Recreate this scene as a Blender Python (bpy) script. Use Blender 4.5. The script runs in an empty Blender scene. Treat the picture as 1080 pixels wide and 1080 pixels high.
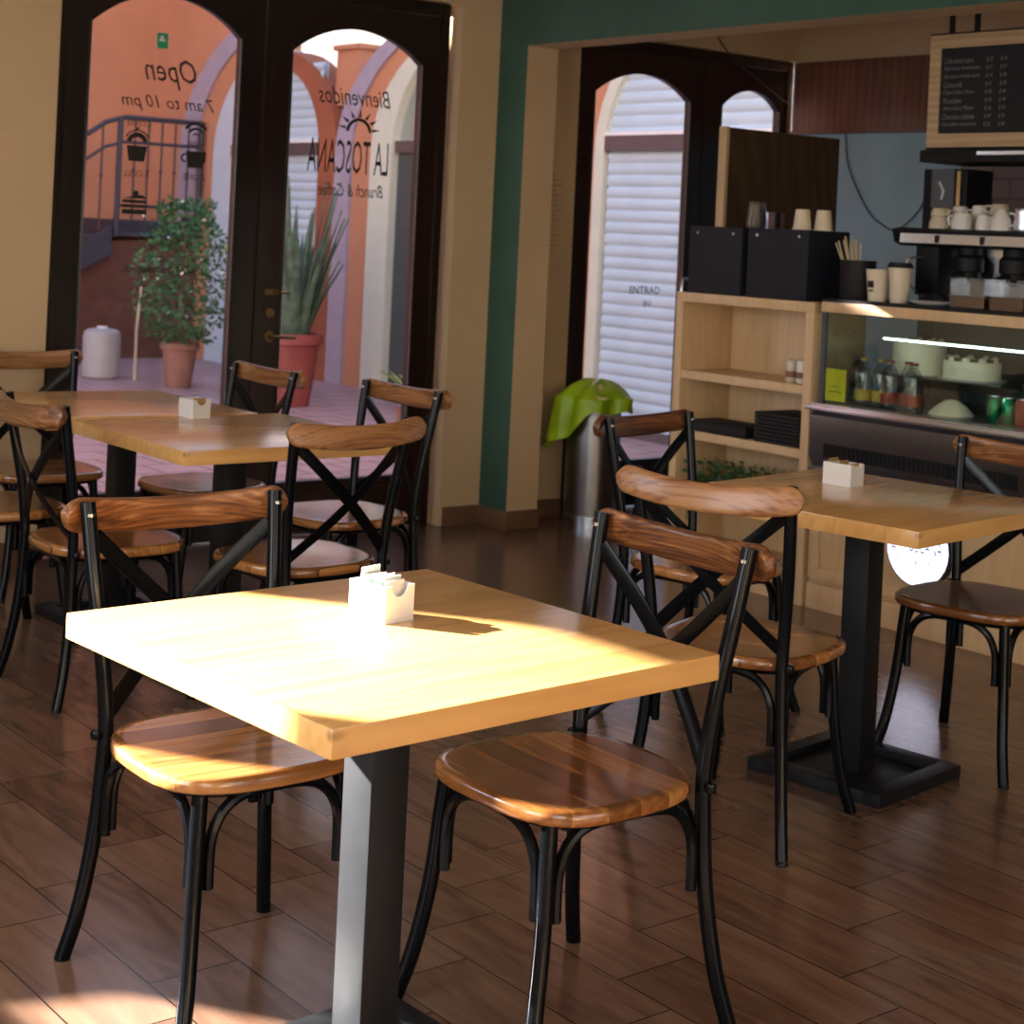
import bpy, bmesh, math, random
from mathutils import Vector, Matrix
random.seed(7)
S = bpy.context.scene
COL = S.collection
PI = math.pi

# ------------------------------------------------------------------ camera
YAW, ROLL, CAMH = 0.8965, 0.0477, 1.4166
F = Vector((math.cos(YAW), math.sin(YAW), 0)); Rv = Vector((math.sin(YAW), -math.cos(YAW), 0)); U = Vector((0, 0, 1))
c_, s_ = math.cos(ROLL), math.sin(ROLL)
right = c_ * Rv + s_ * U; up = -s_ * Rv + c_ * U
cd = bpy.data.cameras.new('camera'); cam = bpy.data.objects.new('camera', cd); COL.objects.link(cam)
cam.matrix_world = Matrix(((right.x, up.x, -F.x, 0), (right.y, up.y, -F.y, 0), (right.z, up.z, -F.z, CAMH), (0, 0, 0, 1)))
cd.sensor_width = 36; cd.sensor_fit = 'HORIZONTAL'; cd.lens = 1772.58 / 1080 * 36
cd.shift_y = -294.8 / 1080; cd.clip_start = 0.05; cd.clip_end = 200
cd.dof.use_dof = True; cd.dof.focus_distance = 3.1; cd.dof.aperture_fstop = 9.0
S.camera = cam

# ------------------------------------------------------------------ world, sun, window and fill light, exposure
w = bpy.data.worlds.new('sky'); S.world = w; w.use_nodes = True
nt = w.node_tree; nt.nodes.clear()
tc = nt.nodes.new('ShaderNodeTexCoord'); sx = nt.nodes.new('ShaderNodeSeparateXYZ'); nt.links.new(tc.outputs['Generated'], sx.inputs[0])
rp = nt.nodes.new('ShaderNodeValToRGB'); e = rp.color_ramp.elements
mp = nt.nodes.new('ShaderNodeMapRange'); mp.inputs['From Min'].default_value = -1; nt.links.new(sx.outputs['Z'], mp.inputs['Value'])
nt.links.new(mp.outputs[0], rp.inputs[0])
e[0].position = 0.0; e[0].color = (.10, .09, .08, 1)
e[1].position = 1.0; e[1].color = (.20, .36, .72, 1)
for p, c in ((.49, (.22, .2, .18, 1)), (.51, (1.0, .93, .80, 1)), (.62, (.95, .93, .88, 1)), (.75, (.45, .62, .9, 1))):
    q = e.new(p); q.color = c
bg = nt.nodes.new('ShaderNodeBackground'); bg.inputs['Strength'].default_value = 2.5
nt.links.new(rp.outputs[0], bg.inputs[0]); ow = nt.nodes.new('ShaderNodeOutputWorld'); nt.links.new(bg.outputs[0], ow.inputs[0])

sd = bpy.data.lights.new('sun', 'SUN'); sd.energy = 72; sd.angle = math.radians(0.7); sd.color = (1.0, .97, .93)
so = bpy.data.objects.new('sun', sd); COL.objects.link(so)
so.rotation_euler = Vector((.541, -.761, -.358)).to_track_quat('-Z', 'Y').to_euler()

def area(name, loc, direction, sx_, sy_, power, color):
    l = bpy.data.lights.new(name, 'AREA'); l.shape = 'RECTANGLE'; l.size = sx_; l.size_y = sy_; l.energy = power; l.color = color
    o = bpy.data.objects.new(name, l); COL.objects.link(o); o.location = loc
    o.rotation_euler = Vector(direction).to_track_quat('-Z', 'Y').to_euler(); return o
area('daylight_left_window', (-.72, 2.3, 1.4), (1, 0, 0), 1.5, 1.9, 42, (.84, .92, 1.0))
area('daylight_left_rear_window', (-.72, -.5, 1.4), (1, 0, 0), 1.8, 1.9, 20, (.86, .93, 1.0))
area('daylight_sunny_window', (-.80, 5.2, 1.83), (1, 0, 0), 1.2, 1.2, 24, (.62, .79, 1.0))
area('fill_front', (2.2, -2.42, 1.5), (0, 1, 0), 3.4, 1.8, 11, (1.0, .90, .78))  # fill lamp added behind the camera, set in an unseen opening
S.view_settings.view_transform = 'Standard'; S.view_settings.look = 'None'
S.view_settings.exposure = 0.0; S.view_settings.gamma = 1.0; S.view_settings.use_curve_mapping = False

# ------------------------------------------------------------------ materials
def nmat(name):
    m = bpy.data.materials.new(name); m.use_nodes = True; return m, m.node_tree, m.node_tree.nodes['Principled BSDF']
def N(t, typ, **kw):
    n = t.nodes.new(typ)
    for k, v in kw.items(): setattr(n, k, v)
    return n
def plain(name, col, rough=.5, metal=0., var=.08, scale=8., bump=0., coat=0., spec=.5):
    m, t, b = nmat(name)
    tcn = N(t, 'ShaderNodeTexCoord'); ns = N(t, 'ShaderNodeTexNoise'); ns.inputs['Scale'].default_value = scale; ns.inputs['Detail'].default_value = 5
    t.links.new(tcn.outputs['Object'], ns.inputs['Vector'])
    r = N(t, 'ShaderNodeValToRGB'); r.color_ramp.elements[0].position = .3; r.color_ramp.elements[1].position = .7
    r.color_ramp.elements[0].color = tuple(x * (1 - var) for x in col) + (1,); r.color_ramp.elements[1].color = tuple(min(1, x * (1 + var)) for x in col) + (1,)
    t.links.new(ns.outputs['Fac'], r.inputs[0]); t.links.new(r.outputs[0], b.inputs['Base Color'])
    b.inputs['Roughness'].default_value = rough; b.inputs['Metallic'].default_value = metal
    b.inputs['Coat Weight'].default_value = coat; b.inputs['Coat Roughness'].default_value = .12
    b.inputs['Specular IOR Level'].default_value = spec
    if bump:
        bn = N(t, 'ShaderNodeBump'); bn.inputs['Strength'].default_value = bump; bn.inputs['Distance'].default_value = .01
        n2 = N(t, 'ShaderNodeTexNoise'); n2.inputs['Scale'].default_value = scale * 6; t.links.new(tcn.outputs['Object'], n2.inputs['Vector'])
        t.links.new(n2.outputs['Fac'], bn.inputs['Height']); t.links.new(bn.outputs[0], b.inputs['Normal'])
    return m
def emis(name, col, strength):
    m, t, b = nmat(name); b.inputs['Base Color'].default_value = (*col, 1)
    b.inputs['Emission Color'].default_value = (*col, 1); b.inputs['Emission Strength'].default_value = strength; return m
def glass(name, tint=(1, 1, 1), refl=.05):
    m, t, b = nmat(name); t.nodes.remove(b); out = t.nodes['Material Output']
    tr = N(t, 'ShaderNodeBsdfTransparent'); tr.inputs[0].default_value = (*tint, 1)
    gl = N(t, 'ShaderNodeBsdfGlossy'); gl.inputs['Roughness'].default_value = .02
    lw = N(t, 'ShaderNodeLayerWeight'); lw.inputs['Blend'].default_value = .5
    pw = N(t, 'ShaderNodeMath', operation='POWER'); pw.inputs[1].default_value = 4; t.links.new(lw.outputs['Facing'], pw.inputs[0])
    ma = N(t, 'ShaderNodeMath', operation='MULTIPLY_ADD'); ma.inputs[1].default_value = .7; ma.inputs[2].default_value = refl; t.links.new(pw.outputs[0], ma.inputs[0])
    mx = N(t, 'ShaderNodeMixShader'); t.links.new(ma.outputs[0], mx.inputs[0]); t.links.new(tr.outputs[0], mx.inputs[1]); t.links.new(gl.outputs[0], mx.inputs[2])
    t.links.new(mx.outputs[0], out.inputs['Surface']); return m
def wood(name, cols, grain='Y', plank=.08, rough=.35, coat=.3, stretch=14., contrast=1., knots=False, spread=.5, gap=True, rings=.3):
    """cols: dark, mid, light. Grain runs along the grain axis; planks are laid side by side across it."""
    m, t, b = nmat(name)
    tcn = N(t, 'ShaderNodeTexCoord'); sep = N(t, 'ShaderNodeSeparateXYZ'); t.links.new(tcn.outputs['Object'], sep.inputs[0])
    across = {'Y': 'X', 'X': 'Y', 'Z': 'Y'}[grain]
    dv = N(t, 'ShaderNodeMath', operation='DIVIDE'); dv.inputs[1].default_value = plank; t.links.new(sep.outputs[across], dv.inputs[0])
    fl = N(t, 'ShaderNodeMath', operation='FLOOR'); t.links.new(dv.outputs[0], fl.inputs[0])
    oi = N(t, 'ShaderNodeObjectInfo')
    ad = N(t, 'ShaderNodeMath', operation='MULTIPLY_ADD'); ad.inputs[1].default_value = 37.0; t.links.new(oi.outputs['Random'], ad.inputs[0]); t.links.new(fl.outputs[0], ad.inputs[2])
    wn = N(t, 'ShaderNodeTexWhiteNoise', noise_dimensions='1D'); t.links.new(ad.outputs[0], wn.inputs['W'])
    off = N(t, 'ShaderNodeVectorMath', operation='SCALE'); off.inputs['Scale'].default_value = 7.0; t.links.new(wn.outputs['Color'], off.inputs[0])
    av = N(t, 'ShaderNodeVectorMath', operation='ADD'); t.links.new(tcn.outputs['Object'], av.inputs[0]); t.links.new(off.outputs[0], av.inputs[1])
    mpn = N(t, 'ShaderNodeMapping'); t.links.new(av.outputs[0], mpn.inputs[0])
    sc = {'X': (1.2, stretch, stretch), 'Y': (stretch, 1.2, stretch), 'Z': (stretch, stretch, 1.2)}[grain]
    mpn.inputs['Scale'].default_value = sc
    n1 = N(t, 'ShaderNodeTexNoise'); n1.inputs['Scale'].default_value = 1.6; n1.inputs['Detail'].default_value = 8; n1.inputs['Distortion'].default_value = 1.2; t.links.new(mpn.outputs[0], n1.inputs['Vector'])
    wv = N(t, 'ShaderNodeTexWave', wave_type='RINGS', rings_direction='SPHERICAL'); wv.inputs['Scale'].default_value = 1.1; wv.inputs['Distortion'].default_value = 5; wv.inputs['Detail'].default_value = 3; t.links.new(mpn.outputs[0], wv.inputs['Vector'])
    mx = N(t, 'ShaderNodeMix', data_type='FLOAT'); mx.inputs[0].default_value = rings; t.links.new(n1.outputs['Fac'], mx.inputs[2]); t.links.new(wv.outputs['Fac'], mx.inputs[3])
    m2 = N(t, 'ShaderNodeMath', operation='MULTIPLY_ADD'); m2.inputs[1].default_value = spread; t.links.new(wn.outputs['Value'], m2.inputs[0])
    m3 = N(t, 'ShaderNodeMath', operation='SUBTRACT'); t.links.new(mx.outputs[0], m2.inputs[2]); t.links.new(m2.outputs[0], m3.inputs[0]); m3.inputs[1].default_value = spread / 2
    r = N(t, 'ShaderNodeValToRGB'); el = r.color_ramp.elements
    el[0].position = .5 - .32 / contrast; el[0].color = (*cols[0], 1); el[1].position = .5 + .32 / contrast; el[1].color = (*cols[2], 1)
    q = el.new(.5); q.color = (*cols[1], 1); t.links.new(m3.outputs[0], r.inputs[0])
    last = r.outputs[0]
    if gap:
        fr = N(t, 'ShaderNodeMath', operation='FRACT'); t.links.new(dv.outputs[0], fr.inputs[0])
        lt = N(t, 'ShaderNodeMath', operation='LESS_THAN'); lt.inputs[1].default_value = .0012 / plank; t.links.new(fr.outputs[0], lt.inputs[0])
        mc = N(t, 'ShaderNodeMix', data_type='RGBA'); t.links.new(lt.outputs[0], mc.inputs[0]); t.links.new(last, mc.inputs[6]); mc.inputs[7].default_value = tuple(x * .6 for x in cols[0]) + (1,); last = mc.outputs[2]
    if knots:
        vo = N(t, 'ShaderNodeTexVoronoi'); vo.inputs['Scale'].default_value = 3.6; mk = N(t, 'ShaderNodeMapping'); mk.inputs['Scale'].default_value = {'X': (.6, 1.6, 1.6), 'Y': (1.6, .6, 1.6), 'Z': (1.6, 1.6, .6)}[grain]
        t.links.new(tcn.outputs['Object'], mk.inputs[0]); t.links.new(mk.outputs[0], vo.inputs['Vector'])
        kr = N(t, 'ShaderNodeMapRange'); kr.inputs['From Min'].default_value = .02; kr.inputs['From Max'].default_value = .06; kr.inputs['To Min'].default_value = .75; kr.inputs['To Max'].default_value = 0; t.links.new(vo.outputs['Distance'], kr.inputs['Value'])
        mc = N(t, 'ShaderNodeMix', data_type='RGBA'); t.links.new(kr.outputs[0], mc.inputs[0]); t.links.new(last, mc.inputs[6]); mc.inputs[7].default_value = tuple(x * .45 for x in cols[0]) + (1,); last = mc.outputs[2]
    t.links.new(last, b.inputs['Base Color'])
    b.inputs['Roughness'].default_value = rough; b.inputs['Coat Weight'].default_value = coat; b.inputs['Coat Roughness'].default_value = .15
    bn = N(t, 'ShaderNodeBump'); bn.inputs['Strength'].default_value = .12; bn.inputs['Distance'].default_value = .002; t.links.new(n1.outputs['Fac'], bn.inputs['Height']); t.links.new(bn.outputs[0], b.inputs['Normal'])
    return m
def floor_mat():
    m, t, b = nmat('floor_planks'); PW, PL = .188, .52
    g = N(t, 'ShaderNodeNewGeometry'); sep = N(t, 'ShaderNodeSeparateXYZ'); t.links.new(g.outputs['Position'], sep.inputs[0])
    def M(op, a, bb=None, c=None):
        n = N(t, 'ShaderNodeMath', operation=op)
        for i, v in enumerate((a, bb, c)):
            if v is None: continue
            if isinstance(v, (int, float)): n.inputs[i].default_value = v
            else: t.links.new(v, n.inputs[i])
        return n.outputs[0]
    u = M('DIVIDE', M('SUBTRACT', sep.outputs['X'], 1.465 - PW * 40), PW); col = M('FLOOR', u); fu = M('FRACT', u)
    v = M('DIVIDE', M('SUBTRACT', M('SUBTRACT', sep.outputs['Y'], 2.80 - PL * 40), M('MULTIPLY', M('SUBTRACT', col, 40), .145)), PL); row = M('FLOOR', v); fv = M('FRACT', v)
    def edge(f, wd): return M('MAXIMUM', M('LESS_THAN', f, wd), M('GREATER_THAN', f, 1 - wd))
    gr = M('MAXIMUM', edge(fu, .0017 / PW), edge(fv, .0017 / PL))
    cb = N(t, 'ShaderNodeCombineXYZ'); t.links.new(col, cb.inputs[0]); t.links.new(row, cb.inputs[1])
    wn = N(t, 'ShaderNodeTexWhiteNoise', noise_dimensions='2D'); t.links.new(cb.outputs[0], wn.inputs['Vector'])
    sc = N(t, 'ShaderNodeVectorMath', operation='SCALE'); sc.inputs['Scale'].default_value = 9; t.links.new(wn.outputs['Color'], sc.inputs[0])
    av = N(t, 'ShaderNodeVectorMath', operation='ADD'); t.links.new(g.outputs['Position'], av.inputs[0]); t.links.new(sc.outputs[0], av.inputs[1])
    mp_ = N(t, 'ShaderNodeMapping'); mp_.inputs['Scale'].default_value = (7, 1.1, 1); t.links.new(av.outputs[0], mp_.inputs[0])
    ns = N(t, 'ShaderNodeTexNoise'); ns.inputs['Scale'].default_value = 2.2; ns.inputs['Detail'].default_value = 8; ns.inputs['Distortion'].default_value = 1.5; t.links.new(mp_.outputs[0], ns.inputs['Vector'])
    fac = M('ADD', ns.outputs['Fac'], M('MULTIPLY', M('SUBTRACT', wn.outputs['Value'], .5), .22))
    r = N(t, 'ShaderNodeValToRGB'); el = r.color_ramp.elements; el[0].position = .3; el[0].color = (.115, .058, .034, 1); el[1].position = .72; el[1].color = (.215, .122, .076, 1)
    q = el.new(.5); q.color = (.17, .09, .055, 1); t.links.new(fac, r.inputs[0])
    mc = N(t, 'ShaderNodeMix', data_type='RGBA'); t.links.new(gr, mc.inputs[0]); t.links.new(r.outputs[0], mc.inputs[6]); mc.inputs[7].default_value = (.02, .012, .008, 1)
    t.links.new(mc.outputs[2], b.inputs['Base Color'])
    b.inputs['Roughness'].default_value = .2; b.inputs['Specular IOR Level'].default_value = .55
    bn = N(t, 'ShaderNodeBump'); bn.inputs['Strength'].default_value = .35; bn.inputs['Distance'].default_value = .002; bn.invert = True; t.links.new(gr, bn.inputs['Height']); t.links.new(bn.outputs[0], b.inputs['Normal'])
    return m
def tile_mat(name, c1, c2, mortar, scale, rough=.4, bw=.5, rh=.25, ms=.02, axis='XY'):
    m, t, b = nmat(name); g = N(t, 'ShaderNodeNewGeometry'); sep = N(t, 'ShaderNodeSeparateXYZ'); t.links.new(g.outputs['Position'], sep.inputs[0])
    cb = N(t, 'ShaderNodeCombineXYZ'); t.links.new(sep.outputs[axis[0]], cb.inputs[0]); t.links.new(sep.outputs[axis[1]], cb.inputs[1])
    br = N(t, 'ShaderNodeTexBrick'); br.inputs['Color1'].default_value = (*c1, 1); br.inputs['Color2'].default_value = (*c2, 1); br.inputs['Mortar'].default_value = (*mortar, 1)
    br.inputs['Scale'].default_value = scale; br.inputs['Brick Width'].default_value = bw; br.inputs['Row Height'].default_value = rh; br.inputs['Mortar Size'].default_value = ms
    t.links.new(cb.outputs[0], br.inputs['Vector']); t.links.new(br.outputs['Color'], b.inputs['Base Color']); b.inputs['Roughness'].default_value = rough; return m

M_cream = plain('cream_wall', (.62, .45, .26), .85, var=.05, scale=2, bump=.1)
M_ceil = plain('ceiling_paint', (.66, .58, .46), .9)
M_green = plain('green_wall', (.032, .092, .062), .6, var=.1, scale=3, bump=.08)
M_blue = plain('blue_wall', (.30, .46, .50), .7, var=.08, scale=2)
M_base = plain('baseboard_tile', (.16, .085, .045), .45, var=.2, scale=6)
M_floor = floor_mat()
M_darkwood = wood('dark_door_wood', ((.008, .003, .002), (.015, .0055, .003), (.027, .010, .005)), 'Z', .4, .32, .25, 10, gap=False)
M_header = wood('header_wood', ((.09, .03, .013), (.14, .05, .022), (.19, .075, .034)), 'Z', .6, .5, .1, 8, gap=False, spread=.2)
M_pine = wood('honey_pine', ((.54, .265, .075), (.69, .385, .13), (.77, .48, .19)), 'X', .145, .25, .4, 9, knots=True, spread=.14, contrast=.62, rings=.12)
M_birch = wood('birch_ply', ((.56, .37, .18), (.66, .46, .25), (.74, .55, .33)), 'Z', .5, .5, .1, 8, gap=False, spread=.15, rings=.08, contrast=.8)
M_seat = wood('seat_wood', ((.15, .05, .011), (.32, .12, .028), (.50, .225, .065)), 'Y', .07, .25, .9, 15, spread=.6, contrast=1.0, rings=.08)
M_rail = wood('rail_wood', ((.085, .028, .009), (.23, .088, .028), (.40, .19, .075)), 'Y', 3., .34, .18, 34, spread=.3, gap=False, contrast=1.7, rings=.1)
M_panelwood = wood('partition_wood', ((.05, .028, .012), (.085, .048, .02), (.12, .07, .03)), 'Z', .5, .55, .1, 7, gap=False, spread=.15)
M_boardframe = wood('pale_frame_wood', ((.42, .28, .13), (.52, .36, .18), (.6, .44, .24)), 'Y', .5, .5, .1, 9, gap=False, spread=.1)
M_metal = plain('black_enamel', (.003, .0035, .0045), .2, var=.2, spec=.2)
M_black = plain('matt_black', (.007, .007, .008), .55, spec=.3)
M_navy = plain('black_box_card', (.008, .011, .019), .6, spec=.3, var=.15, bump=.1)
M_column = plain('dark_column_steel', (.006, .0065, .008), .5, metal=.0, var=.3, scale=14, spec=.3)
M_screw = plain('steel_screw', (.35, .34, .32), .3, metal=1)
M_steel = plain('brushed_steel', (.27, .265, .27), .34, metal=1, var=.06, scale=20)
M_chrome = plain('chrome', (.74, .82, .93), .24, metal=1, var=.02)
M_brass = plain('aged_brass', (.30, .20, .09), .35, metal=1)
M_ceramic = plain('white_ceramic', (.78, .76, .70), .22, coat=.3, var=.03)
M_ceramic2 = plain('cream_ceramic', (.62, .54, .38), .3, coat=.3, var=.05)
M_white = plain('white_plastic', (.82, .80, .78), .35, var=.03)
M_jug = plain('milky_plastic', (.36, .34, .33), .5, var=.05)
M_paper = plain('paper', (.82, .80, .74), .7, var=.04)
M_papercup = plain('cream_paper_cup', (.72, .62, .46), .6, var=.04)
M_greenprint = plain('green_print', (.18, .55, .22), .6)
M_brownpk = plain('kraft_packet', (.45, .26, .10), .6)
M_glass = glass('window_glass', (.90, .86, .88), .012)
M_case = glass('display_glass', (.90, .95, .93), .07)
M_clear = glass('clear_plastic', (.86, .88, .9), .12)
M_lime = plain('lime_bag', (.38, .60, .012), .4, var=.2, scale=5)
M_leaf = plain('leaf_green', (.035, .12, .035), .5, var=.35, scale=9)
M_leaf2 = plain('sword_leaf', (.075, .13, .085), .45, var=.5, scale=14)
M_leaf3 = plain('pale_leaf', (.22, .30, .10), .5, var=.3, scale=9)
M_fleck = plain('white_fleck', (.85, .85, .8), .5)
M_bark = plain('bark', (.16, .10, .06), .8, var=.3)
M_terra = plain('terracotta', (.27, .13, .095), .75, var=.15, scale=10)
M_redpot = plain('red_pot', (.24, .055, .045), .5, var=.15)
M_orange = plain('orange_stucco', (.53, .235, .125), .9, var=.06, scale=2, bump=.1)
M_understair = plain('understair_shade_stucco', (.10, .036, .022), .9, var=.2)  # stucco colour darkened to paint in the shade under the stairs
M_orange2 = plain('burnt_orange_stucco', (.32, .10, .045), .9, var=.15, scale=2)
M_mauve = plain('mauve_moulding', (.37, .315, .385), .85, var=.08, scale=8)
M_creamtrim = plain('pale_moulding', (.60, .62, .50), .85, var=.05)
M_bluetrim = plain('pale_blue_moulding', (.50, .56, .62), .85, var=.05)
M_shut = plain('shutter_paint', (.50, .62, .70), .55, var=.06, scale=3)
M_bar = plain('shutter_bar', (.10, .07, .07), .6)
M_iron = plain('wrought_iron', (.03, .03, .045), .5)
M_slate = plain('slate_door', (.055, .07, .075), .4)
M_court = tile_mat('courtyard_pavers', (.42, .27, .26), (.36, .225, .215), (.15, .10, .09), 1.0, .55, bw=.3, rh=.3, ms=.012)
M_mtile = tile_mat('mauve_tile', (.26, .21, .20), (.23, .18, .175), (.15, .12, .11), 1.0, .2, bw=.2, rh=.1, ms=.006, axis='YZ')
M_letter = plain('dark_lettering', (.02, .016, .014), .6)
M_chalk = plain('chalk', (.22, .22, .21), .9)
M_chalkb = plain('chalkboard', (.006, .006, .007), .7)
M_yellow = plain('yellow_card', (.75, .68, .02), .6)
M_grey = plain('grey_print', (.35, .33, .30), .7)
M_red = plain('red_label', (.34, .05, .025), .5)
M_can = plain('green_can', (.01, .22, .09), .25, metal=.6)
M_cap = plain('yellow_cap', (.50, .36, .03), .4)
M_cake = plain('cream_icing', (.85, .80, .62), .6, var=.04, bump=.2)
M_choc = plain('chocolate', (.05, .02, .012), .4)
M_coffee = plain('coffee_brown', (.09, .03, .012), .4)
M_stick = plain('pale_stick', (.55, .44, .26), .7)
M_cord = plain('grey_cord', (.05, .05, .05), .6)
M_led = emis('led_strip', (.80, 1.0, .92), 5)
M_sign = emis('lit_sign_face', (.78, .78, 1.0), 2.0)
M_signgrey = plain('sign_print', (.12, .11, .16), .6)
M_greensign = plain('green_sign', (.02, .38, .2), .5)

# ------------------------------------------------------------------ builders
def cr(pts, n=6, closed=False):
    P = [Vector(p) for p in pts]; out = []; L = len(P)
    rng = range(L if closed else L - 1)
    for i in rng:
        if closed: a, b, c, d = P[(i - 1) % L], P[i], P[(i + 1) % L], P[(i + 2) % L]
        else: a, b, c, d = P[max(i - 1, 0)], P[i], P[i + 1], P[min(i + 2, L - 1)]
        for k in range(n):
            t = k / n
            out.append(.5 * ((2 * b) + (c - a) * t + (2 * a - 5 * b + 4 * c - d) * t * t + (3 * b - a - 3 * c + d) * t ** 3))
    if not closed: out.append(P[-1])
    return out
class MB:
    def __init__(s): s.bm = bmesh.new(); s.mats = []
    def mi(s, m):
        if m not in s.mats: s.mats.append(m)
        return s.mats.index(m)
    def face(s, vs, m=None):
        try: f = s.bm.faces.new(vs)
        except ValueError: return None
        f.material_index = s.mi(m) if m else 0; return f
    def box(s, x0, x1, y0, y1, z0, z1, m=None):
        v = [s.bm.verts.new((x, y, z)) for z in (z0, z1) for y in (y0, y1) for x in (x0, x1)]
        for q in ((0, 2, 3, 1), (4, 5, 7, 6), (0, 1, 5, 4), (2, 6, 7, 3), (0, 4, 6, 2), (1, 3, 7, 5)): s.face([v[i] for i in q], m)
        return s
    def tube(s, pts, r, seg=10, m=None, smooth_n=0, closed=False, cap=True):
        P = cr(pts, smooth_n, closed) if smooth_n else [Vector(p) for p in pts]
        n = len(P); rr = r if isinstance(r, (list, tuple)) else None
        rings = []; nrm = None
        for i, p in enumerate(P):
            if closed: tg = (P[(i + 1) % n] - P[i - 1]).normalized()
            else: tg = (P[min(i + 1, n - 1)] - P[max(i - 1, 0)]).normalized()
            if nrm is None: nrm = tg.orthogonal().normalized()
            nrm = (nrm - tg * nrm.dot(tg)); nrm = nrm.normalized() if nrm.length > 1e-6 else tg.orthogonal().normalized()
            bi = tg.cross(nrm)
            if rr:
                f = i / (n - 1) * (len(rr) - 1); k = min(int(f), len(rr) - 2); ra = rr[k] + (rr[k + 1] - rr[k]) * (f - k)
            else: ra = r
            rings.append([s.bm.verts.new(p + (nrm * math.cos(a) + bi * math.sin(a)) * ra) for a in [2 * PI * j / seg for j in range(seg)]])
        for i in range(n if closed else n - 1):
            A, B = rings[i], rings[(i + 1) % n]
            for j in range(seg): s.face([A[j], A[(j + 1) % seg], B[(j + 1) % seg], B[j]], m)
        if cap and not closed: s.face(rings[0][::-1], m); s.face(rings[-1], m)
        return s
    def lathe(s, prof, c=(0, 0, 0), seg=24, m=None, cap=True, mat=None):
        c = Vector(c); rings = []
        for r, z in prof:
            if r < 1e-5: rings.append([s.bm.verts.new(c + Vector((0, 0, z)))])
            else: rings.append([s.bm.verts.new(c + Vector((r * math.cos(2 * PI * j / seg), r * math.sin(2 * PI * j / seg), z))) for j in range(seg)])
        for A, B in zip(rings, rings[1:]):
            for j in range(seg):
                k = (j + 1) % seg
                if len(A) == 1 and len(B) == 1: continue
                if len(A) == 1: s.face([A[0], B[k], B[j]], m)
                elif len(B) == 1: s.face([A[j], A[k], B[0]], m)
                else: s.face([A[j], A[k], B[k], B[j]], m)
        if cap and len(rings[0]) > 1: s.face(rings[0][::-1], m)
        if cap and len(rings[-1]) > 1: s.face(rings[-1], m)
        return s
    def prism(s, poly, plane, a, b, m=None):
        """poly in the named plane ('xz','yz','xy'), extruded from a to b along the remaining axis"""
        def P(u, v, t): return {'xz': (u, t, v), 'yz': (t, u, v), 'xy': (u, v, t)}[plane]
        A = [s.bm.verts.new(P(u, v, a)) for u, v in poly]; B = [s.bm.verts.new(P(u, v, b)) for u, v in poly]
        s.face(A, m); s.face(B[::-1], m); n = len(poly)
        for i in range(n): s.face([A[i], B[i], B[(i + 1) % n], A[(i + 1) % n]], m)
        return s
    def strip(s, o, i, plane, a, b, m=None):
        """ring segment prism between outer and inner polylines of equal length"""
        for k in range(len(o) - 1): s.prism([i[k], o[k], o[k + 1], i[k + 1]], plane, a, b, m)
        return s
    def sweep_rect(s, pts, hw, ht, m=None, up=(0, 0, 1), n=0, taper=None, seg=12, sq=3.5):
        """sweep a rounded rectangle (half width hw along 'side', half height ht along 'up')"""
        P = cr(pts, n) if n else [Vector(p) for p in pts]; up = Vector(up); rings = []; L = len(P)
        for i, p in enumerate(P):
            tg = (P[min(i + 1, L - 1)] - P[max(i - 1, 0)]).normalized(); side = tg.cross(up).normalized(); u2 = side.cross(tg).normalized()
            k = taper(i / (L - 1)) if taper else 1
            ring = []
            for j in range(seg):
                a = 2 * PI * (j + .5) / seg; c, q = math.cos(a), math.sin(a)
                ring.append(s.bm.verts.new(p + side * (math.copysign(abs(c) ** (2 / sq), c) * hw) + u2 * (math.copysign(abs(q) ** (2 / sq), q) * ht * k)))
            rings.append(ring)
        for A, B in zip(rings, rings[1:]):
            for j in range(seg): s.face([A[j], A[(j + 1) % seg], B[(j + 1) % seg], B[j]], m)
        s.face(rings[0][::-1], m); s.face(rings[-1], m); return s
    def build(s, name, mat, parent=None, bevel=0., base=None, smooth=True, ang=38):
        bm = s.bm; bmesh.ops.recalc_face_normals(bm, faces=bm.faces)
        if bevel:
            ed = [e for e in bm.edges if len(e.link_faces) == 2 and e.calc_face_angle(0) > math.radians(60)]
            bmesh.ops.bevel(bm, geom=ed, offset=bevel, segments=2, affect='EDGES', profile=.6)
        o_ = Vector(base) if base is not None else org(parent)
        if o_.length: bmesh.ops.translate(bm, vec=-o_, verts=bm.verts)
        for f in bm.faces: f.smooth = smooth
        for e in bm.edges:
            e.smooth = not (len(e.link_faces) == 2 and e.calc_face_angle(0) > math.radians(ang))
        me = bpy.data.meshes.new(name); bm.to_mesh(me); bm.free()
        if s.mats and mat is None:
            for m in s.mats: me.materials.append(m)
        elif s.mats: 
            for m in s.mats: me.materials.append(m)
        else: me.materials.append(mat)
        o = bpy.data.objects.new(name, me); COL.objects.link(o)
        if parent: o.parent = parent
        elif base is not None: o.location = base
        return o
ORG = {}
def org(p):
    while p is not None:
        if p.name in ORG: return Vector(ORG[p.name])
        p = p.parent
    return Vector((0, 0, 0))
def tag(o, label, cat, group=None, kind=None):
    o['label'] = label; o['category'] = cat
    if group: o['group'] = group
    if kind: o['kind'] = kind
    return o
def thing(name, label, cat, base=(0, 0, 0), group=None, local=False):
    o = bpy.data.objects.new(name, None); o.empty_display_size = .1; COL.objects.link(o); o.location = base
    ORG[o.name] = (0, 0, 0) if local else tuple(base)
    return tag(o, label, cat, group)
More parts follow.
